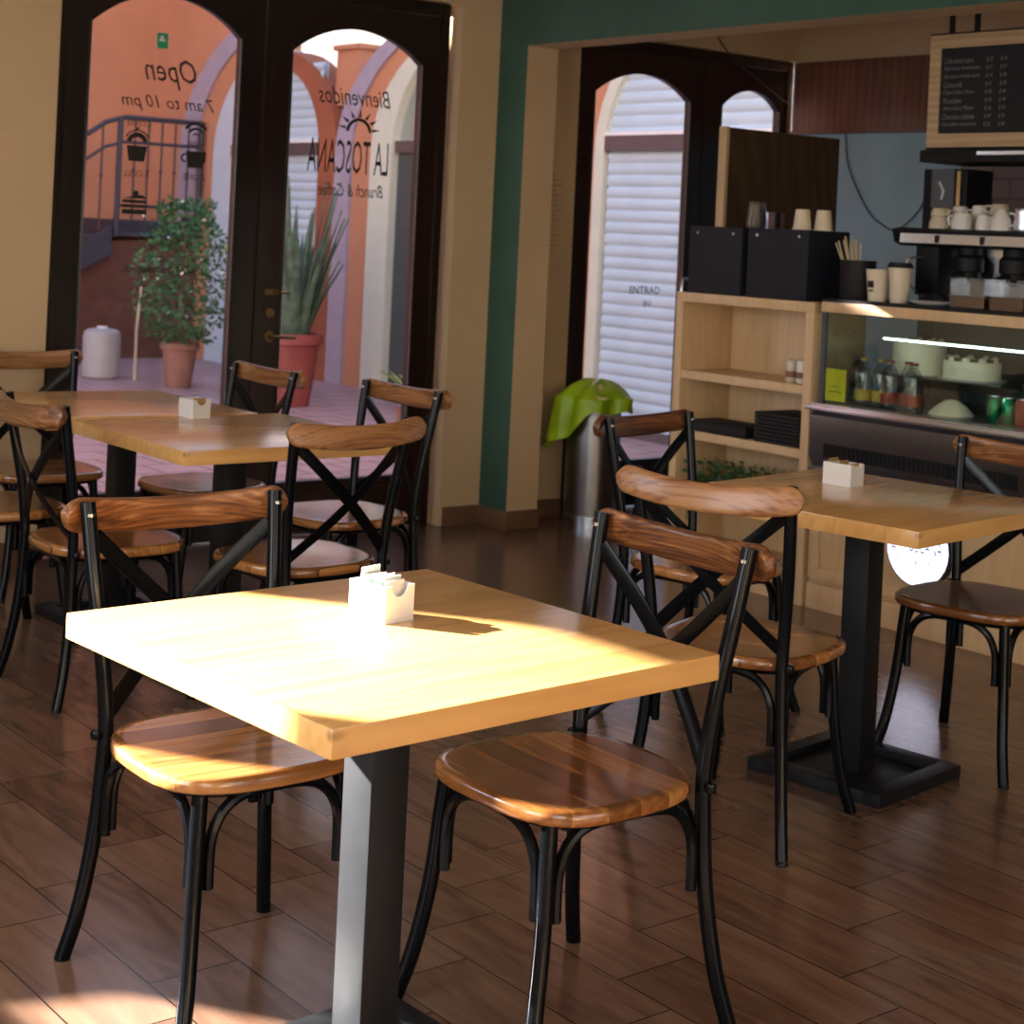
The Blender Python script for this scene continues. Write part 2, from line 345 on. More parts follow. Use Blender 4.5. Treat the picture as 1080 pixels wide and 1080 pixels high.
def dup(root, loc, rz, label, group=None):
    r = root.copy(); COL.objects.link(r); r.location = loc; r.rotation_euler = (0, 0, rz); r['label'] = label
    if group: r['group'] = group
    for ch in list(root.children):
        c = ch.copy(); COL.objects.link(c); c.parent = r
        for g in list(ch.children):
            d = g.copy(); COL.objects.link(d); d.parent = c
    return r
def struct(o): o['kind'] = 'structure'; return o
def text_mesh(txt, shear=0., depth=.0008):
    cu = bpy.data.curves.new('lettering', 'FONT'); cu.body = txt; cu.size = 1; cu.extrude = 0; cu.shear = shear; cu.resolution_u = 2
    o = bpy.data.objects.new('tmp', cu); COL.objects.link(o)
    dg = bpy.context.evaluated_depsgraph_get(); me = bpy.data.meshes.new_from_object(o.evaluated_get(dg))
    bpy.data.objects.remove(o); return me
def lettering(txt, place, u0, u1, v0, v1, mat, parent, mirror=False, shear=0., name='lettering'):
    """fit text into u0..u1, v0..v1; place(u,v) -> world point. mirror: reads right to left"""
    me = text_mesh(txt, shear); xs = [v.co.x for v in me.vertices]; ys = [v.co.y for v in me.vertices]
    ax, bx, ay, by = min(xs), max(xs), min(ys), max(ys); og = org(parent)
    for v in me.vertices:
        a = (v.co.x - ax) / (bx - ax); b = (v.co.y - ay) / (by - ay)
        if mirror: a = 1 - a
        v.co = Vector(place(u0 + (u1 - u0) * a, v0 + (v1 - v0) * b)) - og
    me.name = name; me.materials.clear(); me.materials.append(mat)
    o = bpy.data.objects.new(name, me); COL.objects.link(o); o.parent = parent; return o
def arc(x0, x1, spring, apex, n=16):
    """segmental arch from (x0,spring) over apex to (x1,spring)"""
    h = apex - spring; half = (x1 - x0) / 2; R = (half * half + h * h) / (2 * h); cx = (x0 + x1) / 2; cz = apex - R; a0 = math.asin(min(1, half / R))
    return [(cx + R * math.sin(-a0 + 2 * a0 * i / n), cz + R * math.cos(-a0 + 2 * a0 * i / n)) for i in range(n + 1)]
def ell(cy, a, b, spring, z0, n=20):
    """from ground up left side, over and down: (y,z)"""
    return [(cy + a, z0)] + [(cy + a * math.cos(PI * i / n), spring + b * math.sin(PI * i / n)) for i in range(n + 1)] + [(cy - a, z0)]

# ------------------------------------------------------------------ room shell
YW = 6.44; HC = 2.78
b = MB(); b.box(-.8, 7.4, -2.7, 6.66, -.1, 0); struct(b.build('floor', M_floor, smooth=False))
b = MB(); b.box(-.8, 7.4, -2.7, 6.66, HC, HC + .15); struct(b.build('ceiling', M_ceil, smooth=False))
b = MB(); y0, y1 = YW, YW + .2
b.box(-.8, 2.775, y0, y1, 0, HC); b.box(2.775, 4.785, y0, y1, 2.49, HC); b.box(4.785, 5.54, y0, y1, 0, HC); b.box(5.54, 7.4, y0, y1, 2.455, HC)
struct(b.build('wall_back', M_cream, smooth=False))
# partition with the green beam: stub, beam and the wall beyond the counter
b = MB()
for bx in ((5.02, 5.21, 6.225, YW, 0, 2.31), (5.02, 5.21, -2.5, YW, 2.31, HC), (5.02, 5.21, -2.5, 1.9, 0, 2.31)): b.box(*bx, m=M_cream)
b.mi(M_green)
for f in b.bm.faces:
    f.normal_update()
    if all(abs(v.co.x - 5.02) < 1e-4 for v in f.verts): f.material_index = b.mi(M_green)
struct(b.build('wall_right', None, smooth=False))
b = MB(); b.box(7.17, 7.4, -2.5, YW, 2.06, HC, m=M_cream); b.box(7.17, 7.4, -2.5, YW, 0, 2.06, m=M_blue); struct(b.build('wall_far', None, smooth=False))
b = MB(); b.box(7.155, 7.17, 1.9, 5.30, .9, 2.45); struct(b.build('trim_1', M_mtile, smooth=False))
b = MB(); b.box(7.12, 7.168, 4.9, 6.432, 2.06, 2.445); b.box(7.10, 7.168, 4.9, 6.432, 2.045, 2.06); struct(b.build('trim_2', M_header, smooth=False))
# left wall with arched windows (out of view), sunlight comes through the first one
def arched_wall_x(name, x0, x1, y0, y1, holes, mat):
    b = MB(); cur = y0
    for (ya, yb, za, sp, ap) in holes:
        b.box(x0, x1, cur, ya, 0, HC)
        if za > 0: b.box(x0, x1, ya, yb, 0, za)
        top = arc(ya, yb, sp, ap, 14)
        for k in range(14): b.prism([top[k], top[k + 1], (top[k + 1][0], HC), (top[k][0], HC)], 'yz', x0, x1)
        cur = yb
    b.box(x0, x1, cur, y1, 0, HC); return struct(b.build(name, mat, smooth=False))
arched_wall_x('wall_left', -.75, -.6, -2.7, YW, [(-1.4, .4, .35, 2.2, 2.35), (1.55, 3.05, .35, 2.2, 2.35), (4.53, 5.82, 1.21, 2.46, 2.48)], M_cream)
b = MB(); b.box(-.76, -.70, 4.53, 4.57, 1.21, 2.46); b.prism([(5.46, 1.21), (5.82, 1.21), (5.82, 1.43)], 'yz', -.76, -.70); b.box(-.76, -.70, 4.57, 5.46, 1.21, 1.225); struct(b.build('sun_patch_blocker', M_darkwood, smooth=False))  # unseen bars and corner triangle added to trim the sun patch on the floor
b = MB(); b.box(-.6, .4, -2.65, -2.5, 0, HC); b.box(4.0, 7.4, -2.65, -2.5, 0, HC); b.box(.4, 4.0, -2.65, -2.5, 0, .5); b.box(.4, 4.0, -2.65, -2.5, 2.5, HC)
struct(b.build('wall_front', M_cream, smooth=False))
# baseboards
b = MB(); b.box(4.80, 5.02, YW - .015, YW, 0, .09); b.box(5.21, 5.53, YW - .015, YW, 0, .09); b.box(-.6, 2.76, YW - .015, YW, 0, .09)
struct(b.build('baseboard_back', M_base, bevel=.003))
b = MB(); b.box(5.003, 5.02, 6.208, YW - .016, 0, .09); b.box(5.02, 5.21, 6.208, 6.225, 0, .09)
struct(b.build('baseboard_right', M_base, bevel=.003))

# ------------------------------------------------------------------ doors
def leaf_mesh(x0, x1, z0, z1, gx0, gx1, gz, sp, ap, y0, y1):
    b = MB(); b.box(x0, gx0, y0, y1, z0, z1); b.box(gx1, x1, y0, y1, z0, z1); b.box(gx0, gx1, y0, y1, z0, gz)
    a = arc(gx0, gx1, sp, ap)
    for k in range(len(a) - 1): b.prism([a[k], a[k + 1], (a[k + 1][0], z1), (a[k][0], z1)], 'xz', y0, y1)
    # raised moulding around the glass
    loop = [(gx0, gz)] + a + [(gx1, gz)]
    cx = (gx0 + gx1) / 2
    P = [Vector((x, y0 - .002, z)) for x, z in loop]
    b.tube(P, .007, 6, closed=True)
    b.box(gx0 + .06, gx1 - .06, y0 - .008, y0, z0 + .05, gz - .045)
    return b
def pane_mesh(gx0, gx1, gz, sp, ap, y):
    b = MB(); a = arc(gx0, gx1, sp, ap); b.prism([(gx0, gz)] + a + [(gx1, gz)], 'xz', y - .003, y + .003); return b
def lever(parent, x, z, y, sgn):
    b = MB(); b.tube([(x, y, z), (x, y - .012, z)], .026, 14); b.tube([(x, y - .012, z), (x, y - .045, z), (x + sgn * .02, y - .05, z), (x + sgn * .11, y - .05, z - .004)], .008, 8, smooth_n=3); b.build('handle', M_brass, parent)
YL = YW + .05
b = MB(); b.box(2.775, 2.825, YL - .01, YL + .09, 0, 2.488); b.box(4.70, 4.745, YL - .01, YL + .09, 0, 2.488); b.box(2.825, 4.70, YL - .01, YL + .09, 2.425, 2.488)
d1 = struct(b.build('door_1', M_darkwood, bevel=.003))
L1 = leaf_mesh(2.828, 3.745, .01, 2.422, 2.925, 3.63, .25, 2.205, 2.352, YL, YL + .045).build('door_leaf', M_darkwood, d1)
L2 = leaf_mesh(3.755, 4.697, .01, 2.422, 3.885, 4.60, .25, 2.185, 2.318, YL, YL + .045).build('door_leaf', M_darkwood, d1)
g1 = pane_mesh(2.925, 3.63, .25, 2.205, 2.352, YL + .024).build('glass_pane', M_glass, L1)
g2 = pane_mesh(3.885, 4.60, .25, 2.185, 2.318, YL + .024).build('glass_pane', M_glass, L2)
lever(L2, 3.83, .905, YL, 1)
b = MB(); b.tube([(3.83, YL, 1.01), (3.83, YL - .012, 1.01)], .022, 14); b.build('lock', M_brass, L2)
b = MB(); b.box(3.80, 3.87, YL - .012, YL, 1.09, 1.115); b.tube([(3.84, YL - .012, 1.10), (3.92, YL - .02, 1.10)], .006, 8); b.build('bolt', M_brass, L2)
YG = YL + .018
def gp(u, v): return (u, YG, v)
for txt, a0, a1, z0, z1, sh in (('Open', 3.185, 3.425, 1.955, 2.085, .35), ('7 am to 10 pm', 3.085, 3.52, 1.855, 1.925, .35), ('COFFEE', 3.113, 3.226, 1.788, 1.81, 0),
                                ('& CHILL', 3.11, 3.226, 1.575, 1.602, 0), ('WIFI', 3.40, 3.475, 1.715, 1.742, 0), ('ZONE', 3.385, 3.49, 1.575, 1.602, 0), ('PASTELES', 3.096, 3.269, 1.345, 1.378, 0), ('f @LATOSCANAMX', 3.13, 3.503, 1.165, 1.20, 0)):
    lettering(txt, gp, a0, a1, z0, z1, M_letter, L1, mirror=True, shear=sh)
for txt, a0, a1, z0, z1, sh in (('Bienvenidos', 4.045, 4.44, 1.965, 2.045, .35), ('Brunch & Coffee', 4.065, 4.42, 1.545, 1.605, .35)):
    lettering(txt, gp, a0, a1, z0, z1, M_letter, L2, mirror=True, shear=sh)
lettering('LA TOSCANA', gp, 4.0, 4.44, 1.65, 1.805, M_letter, L2, mirror=True)
# icons on the left leaf: paper cup, wifi cup, cake
def icon(parts, parent, name='icon'):
    b = MB()
    for poly in parts: b.prism(poly, 'xz', YG - .0006, YG + .0006)
    return b.build(name, M_letter, parent, smooth=False)
def fan(cx, cz, r0, r1, a0, a1, n=8):
    o = [(cx + r1 * math.cos(a0 + (a1 - a0) * i / n), cz + r1 * math.sin(a0 + (a1 - a0) * i / n)) for i in range(n + 1)]
    i_ = [(cx + r0 * math.cos(a0 + (a1 - a0) * i / n), cz + r0 * math.sin(a0 + (a1 - a0) * i / n)) for i in range(n + 1)]
    return [[i_[k], o[k], o[k + 1], i_[k + 1]] for k in range(n)]
icon([[(3.13, 1.64), (3.20, 1.64), (3.212, 1.705), (3.118, 1.705)]] + fan(3.165, 1.712, .030, .050, .3, PI - .3) + fan(3.165, 1.712, .056, .062, .5, PI - .5) + [[(3.155, 1.77), (3.165, 1.77), (3.175, 1.785), (3.165, 1.785)]], L1)
icon(fan(3.437, 1.76, .012, .018, .6, PI - .6) + fan(3.437, 1.76, .032, .042, .6, PI - .6) + fan(3.437, 1.76, .054, .066, .6, PI - .6) + [[(3.41, 1.628), (3.47, 1.628), (3.488, 1.66), (3.492, 1.70), (3.395, 1.70), (3.398, 1.66)]] + fan(3.39, 1.67, .012, .02, 1.2, 5.1), L1)
icon([[(3.11, 1.418), (3.222, 1.418), (3.222, 1.438), (3.11, 1.438)], [(3.11, 1.445), (3.222, 1.445), (3.222, 1.458), (3.11, 1.458)], [(3.11, 1.465), (3.222, 1.465), (3.222, 1.478), (3.11, 1.478)], [(3.11, 1.484), (3.222, 1.484), (3.20, 1.50), (3.17, 1.495)]] + fan(3.17, 1.505, 0.001, .014, 0, 2 * PI), L1)
rays = []
for k in range(7):
    a = PI * (k + .2) / 6.6; cx, cz = 4.27, 1.85
    rays.append([(cx + .075 * math.cos(a - .12), cz + .065 * math.sin(a - .12)), (cx + .12 * math.cos(a), cz + .10 * math.sin(a)), (cx + .075 * math.cos(a + .12), cz + .065 * math.sin(a + .12))])
icon(fan(4.27, 1.84, .055, .07, .1, PI - .1, 12) + rays, L2)
b = MB(); b.box(3.235, 3.285, YG - .001, YG + .001, 2.125, 2.19); gs = b.build('green_sticker', M_greensign, L1, smooth=False)
b = MB(); b.box(3.245, 3.272, YG - .003, YG - .0012, 2.155, 2.165); b.box(3.25, 3.262, YG - .003, YG - .0012, 2.165, 2.178); b.build('sticker_mark', M_white, L1, smooth=False)

b = MB(); b.box(5.545, 5.60, YL - .01, YL + .09, 0, 2.452); b.box(7.12, 7.169, YL - .01, YL + .09, 0, 2.452); b.box(5.60, 7.12, YL - .01, YL + .09, 2.40, 2.452)
d2 = struct(b.build('door_2', M_darkwood, bevel=.003))
R1 = leaf_mesh(5.603, 6.47, .01, 2.398, 5.685, 6.375, .25, 2.165, 2.285, YL, YL + .045).build('door_leaf', M_darkwood, d2)
R2 = leaf_mesh(6.48, 7.118, .01, 2.398, 6.61, 7.08, .25, 2.165, 2.27, YL, YL + .045).build('door_leaf', M_darkwood, d2)
pane_mesh(5.685, 6.375, .25, 2.165, 2.285, YL + .024).build('glass_pane', M_glass, R1)
pane_mesh(6.61, 7.08, .25, 2.165, 2.27, YL + .024).build('glass_pane', M_glass, R2)
b = MB(); b.tube([(6.395, YL, 1.205), (6.36, YL - .05, 1.215), (6.325, YL - .055, 1.19), (6.32, YL - .055, 1.0), (6.345, YL - .05, .975), (6.395, YL, .98)], .010, 8, smooth_n=4); b.build('handle', M_chrome, R1)
lettering('ENTRAD', gp, 6.01, 6.23, 1.125, 1.165, M_letter, R1); lettering('IN', gp, 6.115, 6.165, 1.055, 1.09, M_letter, R1)

# ------------------------------------------------------------------ courtyard outside
b = MB(); b.box(-12, 9.5, 6.66, 17.5, -.1, 0); struct(b.build('ground_outside', M_court, smooth=False))
def arch_bay(b, y0, y1, cy, a, bb, sp, top, x0, x1, m):
    """solid wall from y0 to y1 up to top with an elliptical arched opening"""
    if y0 < cy - a: b.box(x0, x1, y0, cy - a, 0, top, m=m)
    if y1 > cy + a: b.box(x0, x1, cy + a, y1, 0, top, m=m)
    E = [(cy + a * math.cos(PI * i / 20), sp + bb * math.sin(PI * i / 20)) for i in range(21)]
    for k in range(20): b.prism([E[k], E[k + 1], (E[k + 1][0], top), (E[k][0], top)], 'yz', x0, x1, m)
XF = 8.14; SP = 2.05
b = MB()
arch_bay(b, 5.2, 9.56, 8.0, 1.24, 1.08, SP, 4.6, XF, XF + .3, M_orange)     # bay seen through the right door
b.box(XF, XF + .3, 9.56, 9.88, 0, 4.6, m=M_orange)
E = [(10.87 + .99 * math.cos(PI * i / 40), SP + .95 * math.sin(PI * i / 40)) for i in range(21, 41)]
for k in range(len(E) - 1): b.prism([E[k], E[k + 1], (E[k + 1][0], 4.6), (E[k][0], 4.6)], 'yz', XF, XF + .3, M_orange)
b.strip(ell(10.87, 1.61, 1.12, SP, 0)[:12], ell(10.87, 1.31, 1.02, SP, 0)[:12], 'yz', XF, XF + .3, M_orange)
b.box(XF, XF + .3, 14.99, 16.4, 0, 5.5, m=M_orange)
E = [(13.84 + 1.15 * math.cos(PI * i / 40), SP + 1.0 * math.sin(PI * i / 40)) for i in range(0, 20)]
for k in range(len(E) - 1): b.prism([E[k], E[k + 1], (E[k + 1][0], 5.5), (E[k][0], 5.5)], 'yz', XF, XF + .3, M_orange)
struct(b.build('wall_courtyard', None, smooth=False))
b = MB()
b.strip(ell(10.87, 1.86, 1.22, SP, 0)[:12], ell(10.87, 1.61, 1.12, SP, 0)[:12], 'yz', XF - .03, XF + .27, M_mauve)
b.strip(ell(10.87, 1.31, 1.02, SP, 0), ell(10.87, .99, .95, SP, 0), 'yz', XF - .02, XF - .001, M_creamtrim)
b.strip(ell(10.87, 1.31, 1.02, SP, 0)[:12], ell(10.87, .99, .95, SP, 0)[:12], 'yz', XF, XF + .27, M_creamtrim)
b.strip(ell(8.0, 1.24, 1.08, SP, 0), ell(8.0, 1.14, .99, SP, 0), 'yz', XF - .02, XF + .27, M_creamtrim)
b.strip(ell(13.84, 1.86, 1.38, SP, 0)[:12], ell(13.84, 1.52, 1.20, SP, 0)[:12], 'yz', XF - .03, XF - .001, M_mauve)
b.strip(ell(13.84, 1.15, 1.0, SP, 0)[:12], ell(13.84, .80, .82, SP, 0)[:12], 'yz', XF - .02, XF + .27, M_bluetrim)
b.strip(ell(13.84, 1.10, .98, SP, 0)[11:], ell(13.84, .80, .82, SP, 0)[11:], 'yz', XF - .01, XF + .27, M_orange2)
struct(b.build('trim_3', None, smooth=False))
b = MB(); b.box(-5.0, XF, 16.4, 16.7, 0, 7.0, m=M_orange); struct(b.build('wall_courtyard_end', None, smooth=False))  # end wall; unseen length and height added to keep sun off the doors
def shutter(y0, y1, z1, label, x=XF + .035, cy=None, a=None, bb=None):
    b = MB(); pts = []; z = .0
    while z < z1 - .01:
        for k in range(5):
            t = k / 5; pts.append((x - .018 * math.sin(PI * t) ** .6, z + .085 * t))
        z += .085
    pts.append((x, z))
    A = [b.bm.verts.new((px, y0, pz)) for px, pz in pts]; B = [b.bm.verts.new((px, y1, pz)) for px, pz in pts]
    C = b.bm.verts.new((x + .03, y0, 0)), b.bm.verts.new((x + .03, y1, 0)), b.bm.verts.new((x + .03, y1, z)), b.bm.verts.new((x + .03, y0, z))
    for k in range(len(A) - 1): b.face([A[k], B[k], B[k + 1], A[k + 1]])
    b.face([C[0], C[3], C[2], C[1]])
    r = thing('roller_shutter', label, 'shutter', (x, (y0 + y1) / 2, 0), 'roller shutters across the courtyard')
    b.build('curtain', M_shut, r, ang=60)
    b = MB(); b.box(x - .06, x - .02, y0, y1, SP - .01, SP + .10, m=M_bar); b.box(x - .065, x - .015, y0, y1, SP + .10, SP + .125, m=M_white); b.build('cross_bar', None, r)
    b = MB(); b.box(x - .03, x + .02, y0, y1, -.0, .07); b.build('bottom_bar', M_steel, r); return r
shutter(6.87, 9.13, 3.03, 'pale blue roller shutter seen through the glass door by the steel bin')
shutter(13.05, 14.63, 2.86, 'pale blue roller shutter under the left arch, behind the tall spiky plant')
r = struct(thing('door_3', 'dark slate door with fanlight under the arch behind the right door leaf', 'door', (XF + .15, 10.87, 0)))
b = MB(); b.box(XF + .05, XF + .09, 9.89, 11.85, 0, SP); b.build('panel', M_slate, r)
e_ = [(10.87 + .98 * math.cos(PI * i / 16), SP + .1 + .84 * math.sin(PI * i / 16)) for i in range(17)]
b = MB(); b.prism(e_, 'yz', XF + .06, XF + .07); b.build('fanlight', M_clear, r)
b = MB(); b.box(XF + .01, XF + .1, 9.89, 11.85, SP, SP + .1); b.build('cross_bar', M_bar, r)
b = MB(); b.tube([(XF + .06, 10.87, SP + .1), (XF + .06, 10.87, SP + .94)], .03, 6)
for a in (.8, 2.34): b.tube([(XF + .06, 10.87, SP + .1), (XF + .06, 10.87 + .9 * math.cos(a), SP + .1 + .76 * math.sin(a))], .025, 6)
b.build('glazing_bar', M_slate, r)
b = MB(); b.box(XF + .05, XF + .28, 12.52, 12.90, 2.48, 2.98); b.box(XF + .02, XF + .31, 12.49, 12.93, 2.98, 3.03)
tag(b.build('chimney_block', M_orange, base=(XF + .15, 12.7, 2.48), bevel=.01), 'small orange masonry block rising between the two courtyard arches', 'masonry')
# stairs with iron railing
r = thing('staircase', 'dark staircase with wrought iron railing against the orange courtyard wall', 'stairs', (7.2, 15.6, 0))
b = MB(); b.box(7.15, 8.12, 15.2, 16.38, 1.20, 1.36); b.build('landing', M_iron, r)
nst = 7
for k in range(nst):
    x1 = 7.15 - k * .27; z1 = 1.20 - k * .165
    b = MB(); b.box(x1 - .29, x1, 15.2, 16.38, z1 - .05, z1); b.build('tread', M_iron, r, bevel=.005)
b = MB(); b.prism([(5.15, 0), (8.1, 0), (8.1, 1.2), (7.15, 1.15), (7.15, 1.0), (5.4, 0.02)], 'xz', 15.25, 15.35); b.build('understair_shade_panel', M_understair, r)  # flat panel carrying the painted shade of the recess below the flight
b = MB(); b.prism([(7.15, 1.30), (7.15, 1.02), (5.3, -.0), (5.1, .0), (5.1, .06)], 'xz', 15.15, 15.2); b.build('stringer', M_iron, r)
b = MB(); top = [(5.15, 15.18, .98), (7.15 - .1, 15.18, 2.30), (7.25, 15.18, 2.36), (8.08, 15.18, 2.36)]; b.tube(top, .025, 8); b.tube([(p[0], p[1], p[2] - .24) for p in top], .016, 8); b.tube([(7.2, 15.18, 1.50), (8.08, 15.18, 1.50)], .016, 8); b.build('handrail', M_iron, r)
b = MB(); b.tube([(8.08, 15.18, 1.36), (8.08, 15.18, 2.38)], .03, 8); b.build('newel_post', M_iron, r)
b = MB(); b.tube([(7.2, 15.18, 1.2), (7.2, 15.18, 2.36)], .03, 8); b.build('newel_post', M_iron, r)
for k in range(5):
    x = 7.36 + k * .145; b = MB(); b.tube([(x, 15.18, 1.36), (x, 15.18, 2.36)], .010, 6); b.lathe([(0, -.035), (.022, 0), (0, .035)], (x, 15.18, 1.85), 8); b.build('baluster', M_iron, r)
for k in range(9):
    x = 7.02 - k * .2; zt = .98 + (x - 5.15) / 1.9 * 1.32; b = MB(); b.tube([(x, 15.18, zt - 1.02 if zt > 1.02 else 0), (x, 15.18, zt)], .010, 6); b.lathe([(0, -.035), (.022, 0), (0, .035)], (x, 15.18, zt - .5), 8); b.build('baluster', M_iron, r)
# plants
def leafcloud(cx, cy, z0, z1, rad, n, size, mat, seed, shape=lambda t: 1):
    rnd = random.Random(seed); b = MB()
    for _ in range(n):
        t = rnd.random(); a = rnd.random() * 2 * PI; rr = rad * shape(t) * rnd.random() ** .5
        p = Vector((cx + rr * math.cos(a), cy + rr * math.sin(a), z0 + (z1 - z0) * t))
        d = Vector((rnd.uniform(-1, 1), rnd.uniform(-1, 1), rnd.uniform(-.4, 1))).normalized(); s1 = d.orthogonal().normalized(); s1.rotate(Matrix.Rotation(rnd.random() * 6, 3, d)); L = size * rnd.uniform(.6, 1.3)
        v = [b.bm.verts.new(p), b.bm.verts.new(p + d * L * .5 + s1 * L * .24), b.bm.verts.new(p + d * L), b.bm.verts.new(p + d * L * .5 - s1 * L * .24)]
        b.face(v)
    return b
def pot(root, x, y, r, h, mat):
    b = MB(); b.lathe([(r * .68, 0), (r * .95, h * .85), (r * 1.08, h * .86), (r * 1.08, h), (r * .92, h), (r * .86, h * .9), (0, h * .88)], (x, y, 0), 24); return b.build('pot', mat, root)
r = thing('potted_tree', 'white-flecked potted shrub in a terracotta pot in the courtyard below the staircase', 'potted plant', (6.6, 12.6, 0))
pot(r, 6.6, 12.6, .15, .37, M_terra)
b = MB(); b.tube([(6.6, 12.6, .33), (6.58, 12.58, .7), (6.62, 12.62, 1.1), (6.55, 12.6, 1.45)], [.022, .016, .01, .005], 8, smooth_n=4)
for a in range(7): b.tube([(6.6, 12.6, .5 + a * .1), (6.6 + .28 * math.cos(a * 2.1), 12.6 + .28 * math.sin(a * 2.1), .75 + a * .11)], [.009, .003], 5)
b.build('trunk', M_bark, r)
f = leafcloud(6.6, 12.6, .38, 1.55, .46, 2300, .06, M_leaf, 3, lambda t: .55 + .45 * math.sin(PI * min(1, t * 1.15))).build('foliage', M_leaf, r)
leafcloud(6.6, 12.5, .6, 1.6, .45, 45, .035, M_fleck, 5).build('white_flecks', M_fleck, r)  # small white flecks scattered through the foliage
r = thing('potted_grass', 'leafy green plant in a small red pot beside the courtyard shutter', 'potted plant', (6.85, 11.95, 0))
pot(r, 6.85, 11.95, .16, .42, M_redpot)
b = MB(); rnd = random.Random(9)
for k in range(46):
    a = rnd.random() * 2 * PI; l = rnd.uniform(.4, .85); q = rnd.uniform(.1, .35)
    b.sweep_rect([(6.85 + .06 * math.cos(a), 11.95 + .06 * math.sin(a), .4), (6.85 + q * .5 * math.cos(a), 11.95 + q * .5 * math.sin(a), .4 + l * .6), (6.85 + q * math.cos(a), 11.95 + q * math.sin(a), .4 + l)], .012, .003, up=(math.cos(a), math.sin(a), .1), n=3, seg=4)
b.build('foliage', M_leaf3, r)
r = thing('potted_sword_plant', 'tall spiky sword-leaved plant in a red pot seen through the right door leaf', 'potted plant', (6.82, 11.2, 0))
pot(r, 6.82, 11.2, .23, .56, M_redpot)
b = MB(); rnd = random.Random(4)
for k in range(56):
    a = rnd.random() * 2 * PI; l = rnd.uniform(.55, 1.28); q = rnd.uniform(.02, .30); w0 = rnd.uniform(.03, .052)
    X_, Y_ = 6.82, 11.2; b.sweep_rect([(X_ + .1 * math.cos(a), Y_ + .1 * math.sin(a), .5), (X_ + (.1 + q * .4) * math.cos(a), Y_ + (.1 + q * .4) * math.sin(a), .5 + l * .5), (X_ + (.1 + q) * math.cos(a), Y_ + (.1 + q) * math.sin(a), .5 + l)], .006, w0, up=(-math.sin(a), math.cos(a), 0), n=4, seg=6, taper=lambda t: max(.04, 1 - t ** 2.2))
b.build('foliage', M_leaf2, r)
r = thing('spiky_seedling', 'small spiky green plant by the courtyard door, low in the right pane', 'potted plant', (6.6, 9.25, 0)); pot(r, 6.6, 9.25, .11, .2, M_terra); b = MB()
for k in range(14):
    a = k * 2.4; b.sweep_rect([(6.6, 9.25, .18), (6.6 + .1 * math.cos(a), 9.25 + .1 * math.sin(a), .36), (6.6 + .22 * math.cos(a), 9.25 + .22 * math.sin(a), .44)], .004, .010, up=(-math.sin(a), math.cos(a), 0), n=3, seg=4, taper=lambda t: max(.05, 1 - t))
b.build('foliage', M_leaf3, r)
r = thing('water_jug', 'white plastic jug on the courtyard paving below the stairs', 'jug', (6.3, 13.45, 0))
b = MB(); b.lathe([(.14, 0), (.16, .02), (.16, .36), (.15, .40), (.12, .42), (.05, .43)], (6.3, 13.45, 0), 20); b.build('body', M_jug, r)
b = MB(); b.lathe([(.045, .43), (.045, .445)], (6.3, 13.45, 0), 14); b.build('cap', M_white, r)
b = MB(); b.tube([(6.50, 13.2, 0), (6.62, 13.45, .42), (6.72, 13.6, .78)], .012, 6); tag(b.build('wooden_stick', M_stick, base=(6.5, 13.2, 0)), 'thin wooden stick leaning behind the white jug in the courtyard', 'stick')

# ------------------------------------------------------------------ tables
def make_table(x, y, rz, label, group, col_off=(0, 0), dz=0., half=.3825):
    t = thing('dining_table', label, 'table', (x, y, 0), group, local=True); t.rotation_euler.z = rz
    H = half; b = MB(); b.box(-H, H, -H, H, .7075 + dz, .75 + dz); b.build('tabletop', M_pine, t, bevel=.003)
    cx, cy = col_off
    b = MB(); b.box(cx - .0385, cx + .0385, cy - .0385, cy + .0385, .014, .70 + dz); b.build('column', M_column, t, bevel=.003)
    b = MB(); b.box(cx - .16, cx + .16, cy - .16, cy + .16, .70 + dz, .7072 + dz); b.build('top_plate', M_column, t)
    b = MB(); q = .205; r = .155; z = .034
    b.box(-q + cx, q + cx, -q + cy, -r + cy, 0, z); b.box(-q + cx, q + cx, r + cy, q + cy, 0, z); b.box(-q + cx, -r + cx, -r + cy, r + cy, 0, z); b.box(r + cx, q + cx, -r + cy, r + cy, 0, z)
    b.box(-r + cx, r + cx, -r + cy, r + cy, 0, .014); b.build('base_plate', M_column, t, bevel=.0015); return t
T1 = make_table(1.5894, 2.2613, .046, 'square honey pine table nearest the camera, half in bright sun', None, (-.008, .006))
T3 = make_table(3.6153, 2.9321, .130, 'square pine table on a black column in front of the cake display case', None)
TA = make_table(2.665, 4.6775, 0., 'pine table by the glass doors, nearer one of the joined pair', None, (-.02, 0))
TB = make_table(2.575, 5.452, 0., 'pine table by the glass doors, farther one of the joined pair', None, (.06, -.03), dz=.006)
for c in TB.children:
    if c.name.startswith('tabletop'): c.rotation_euler.y = .012

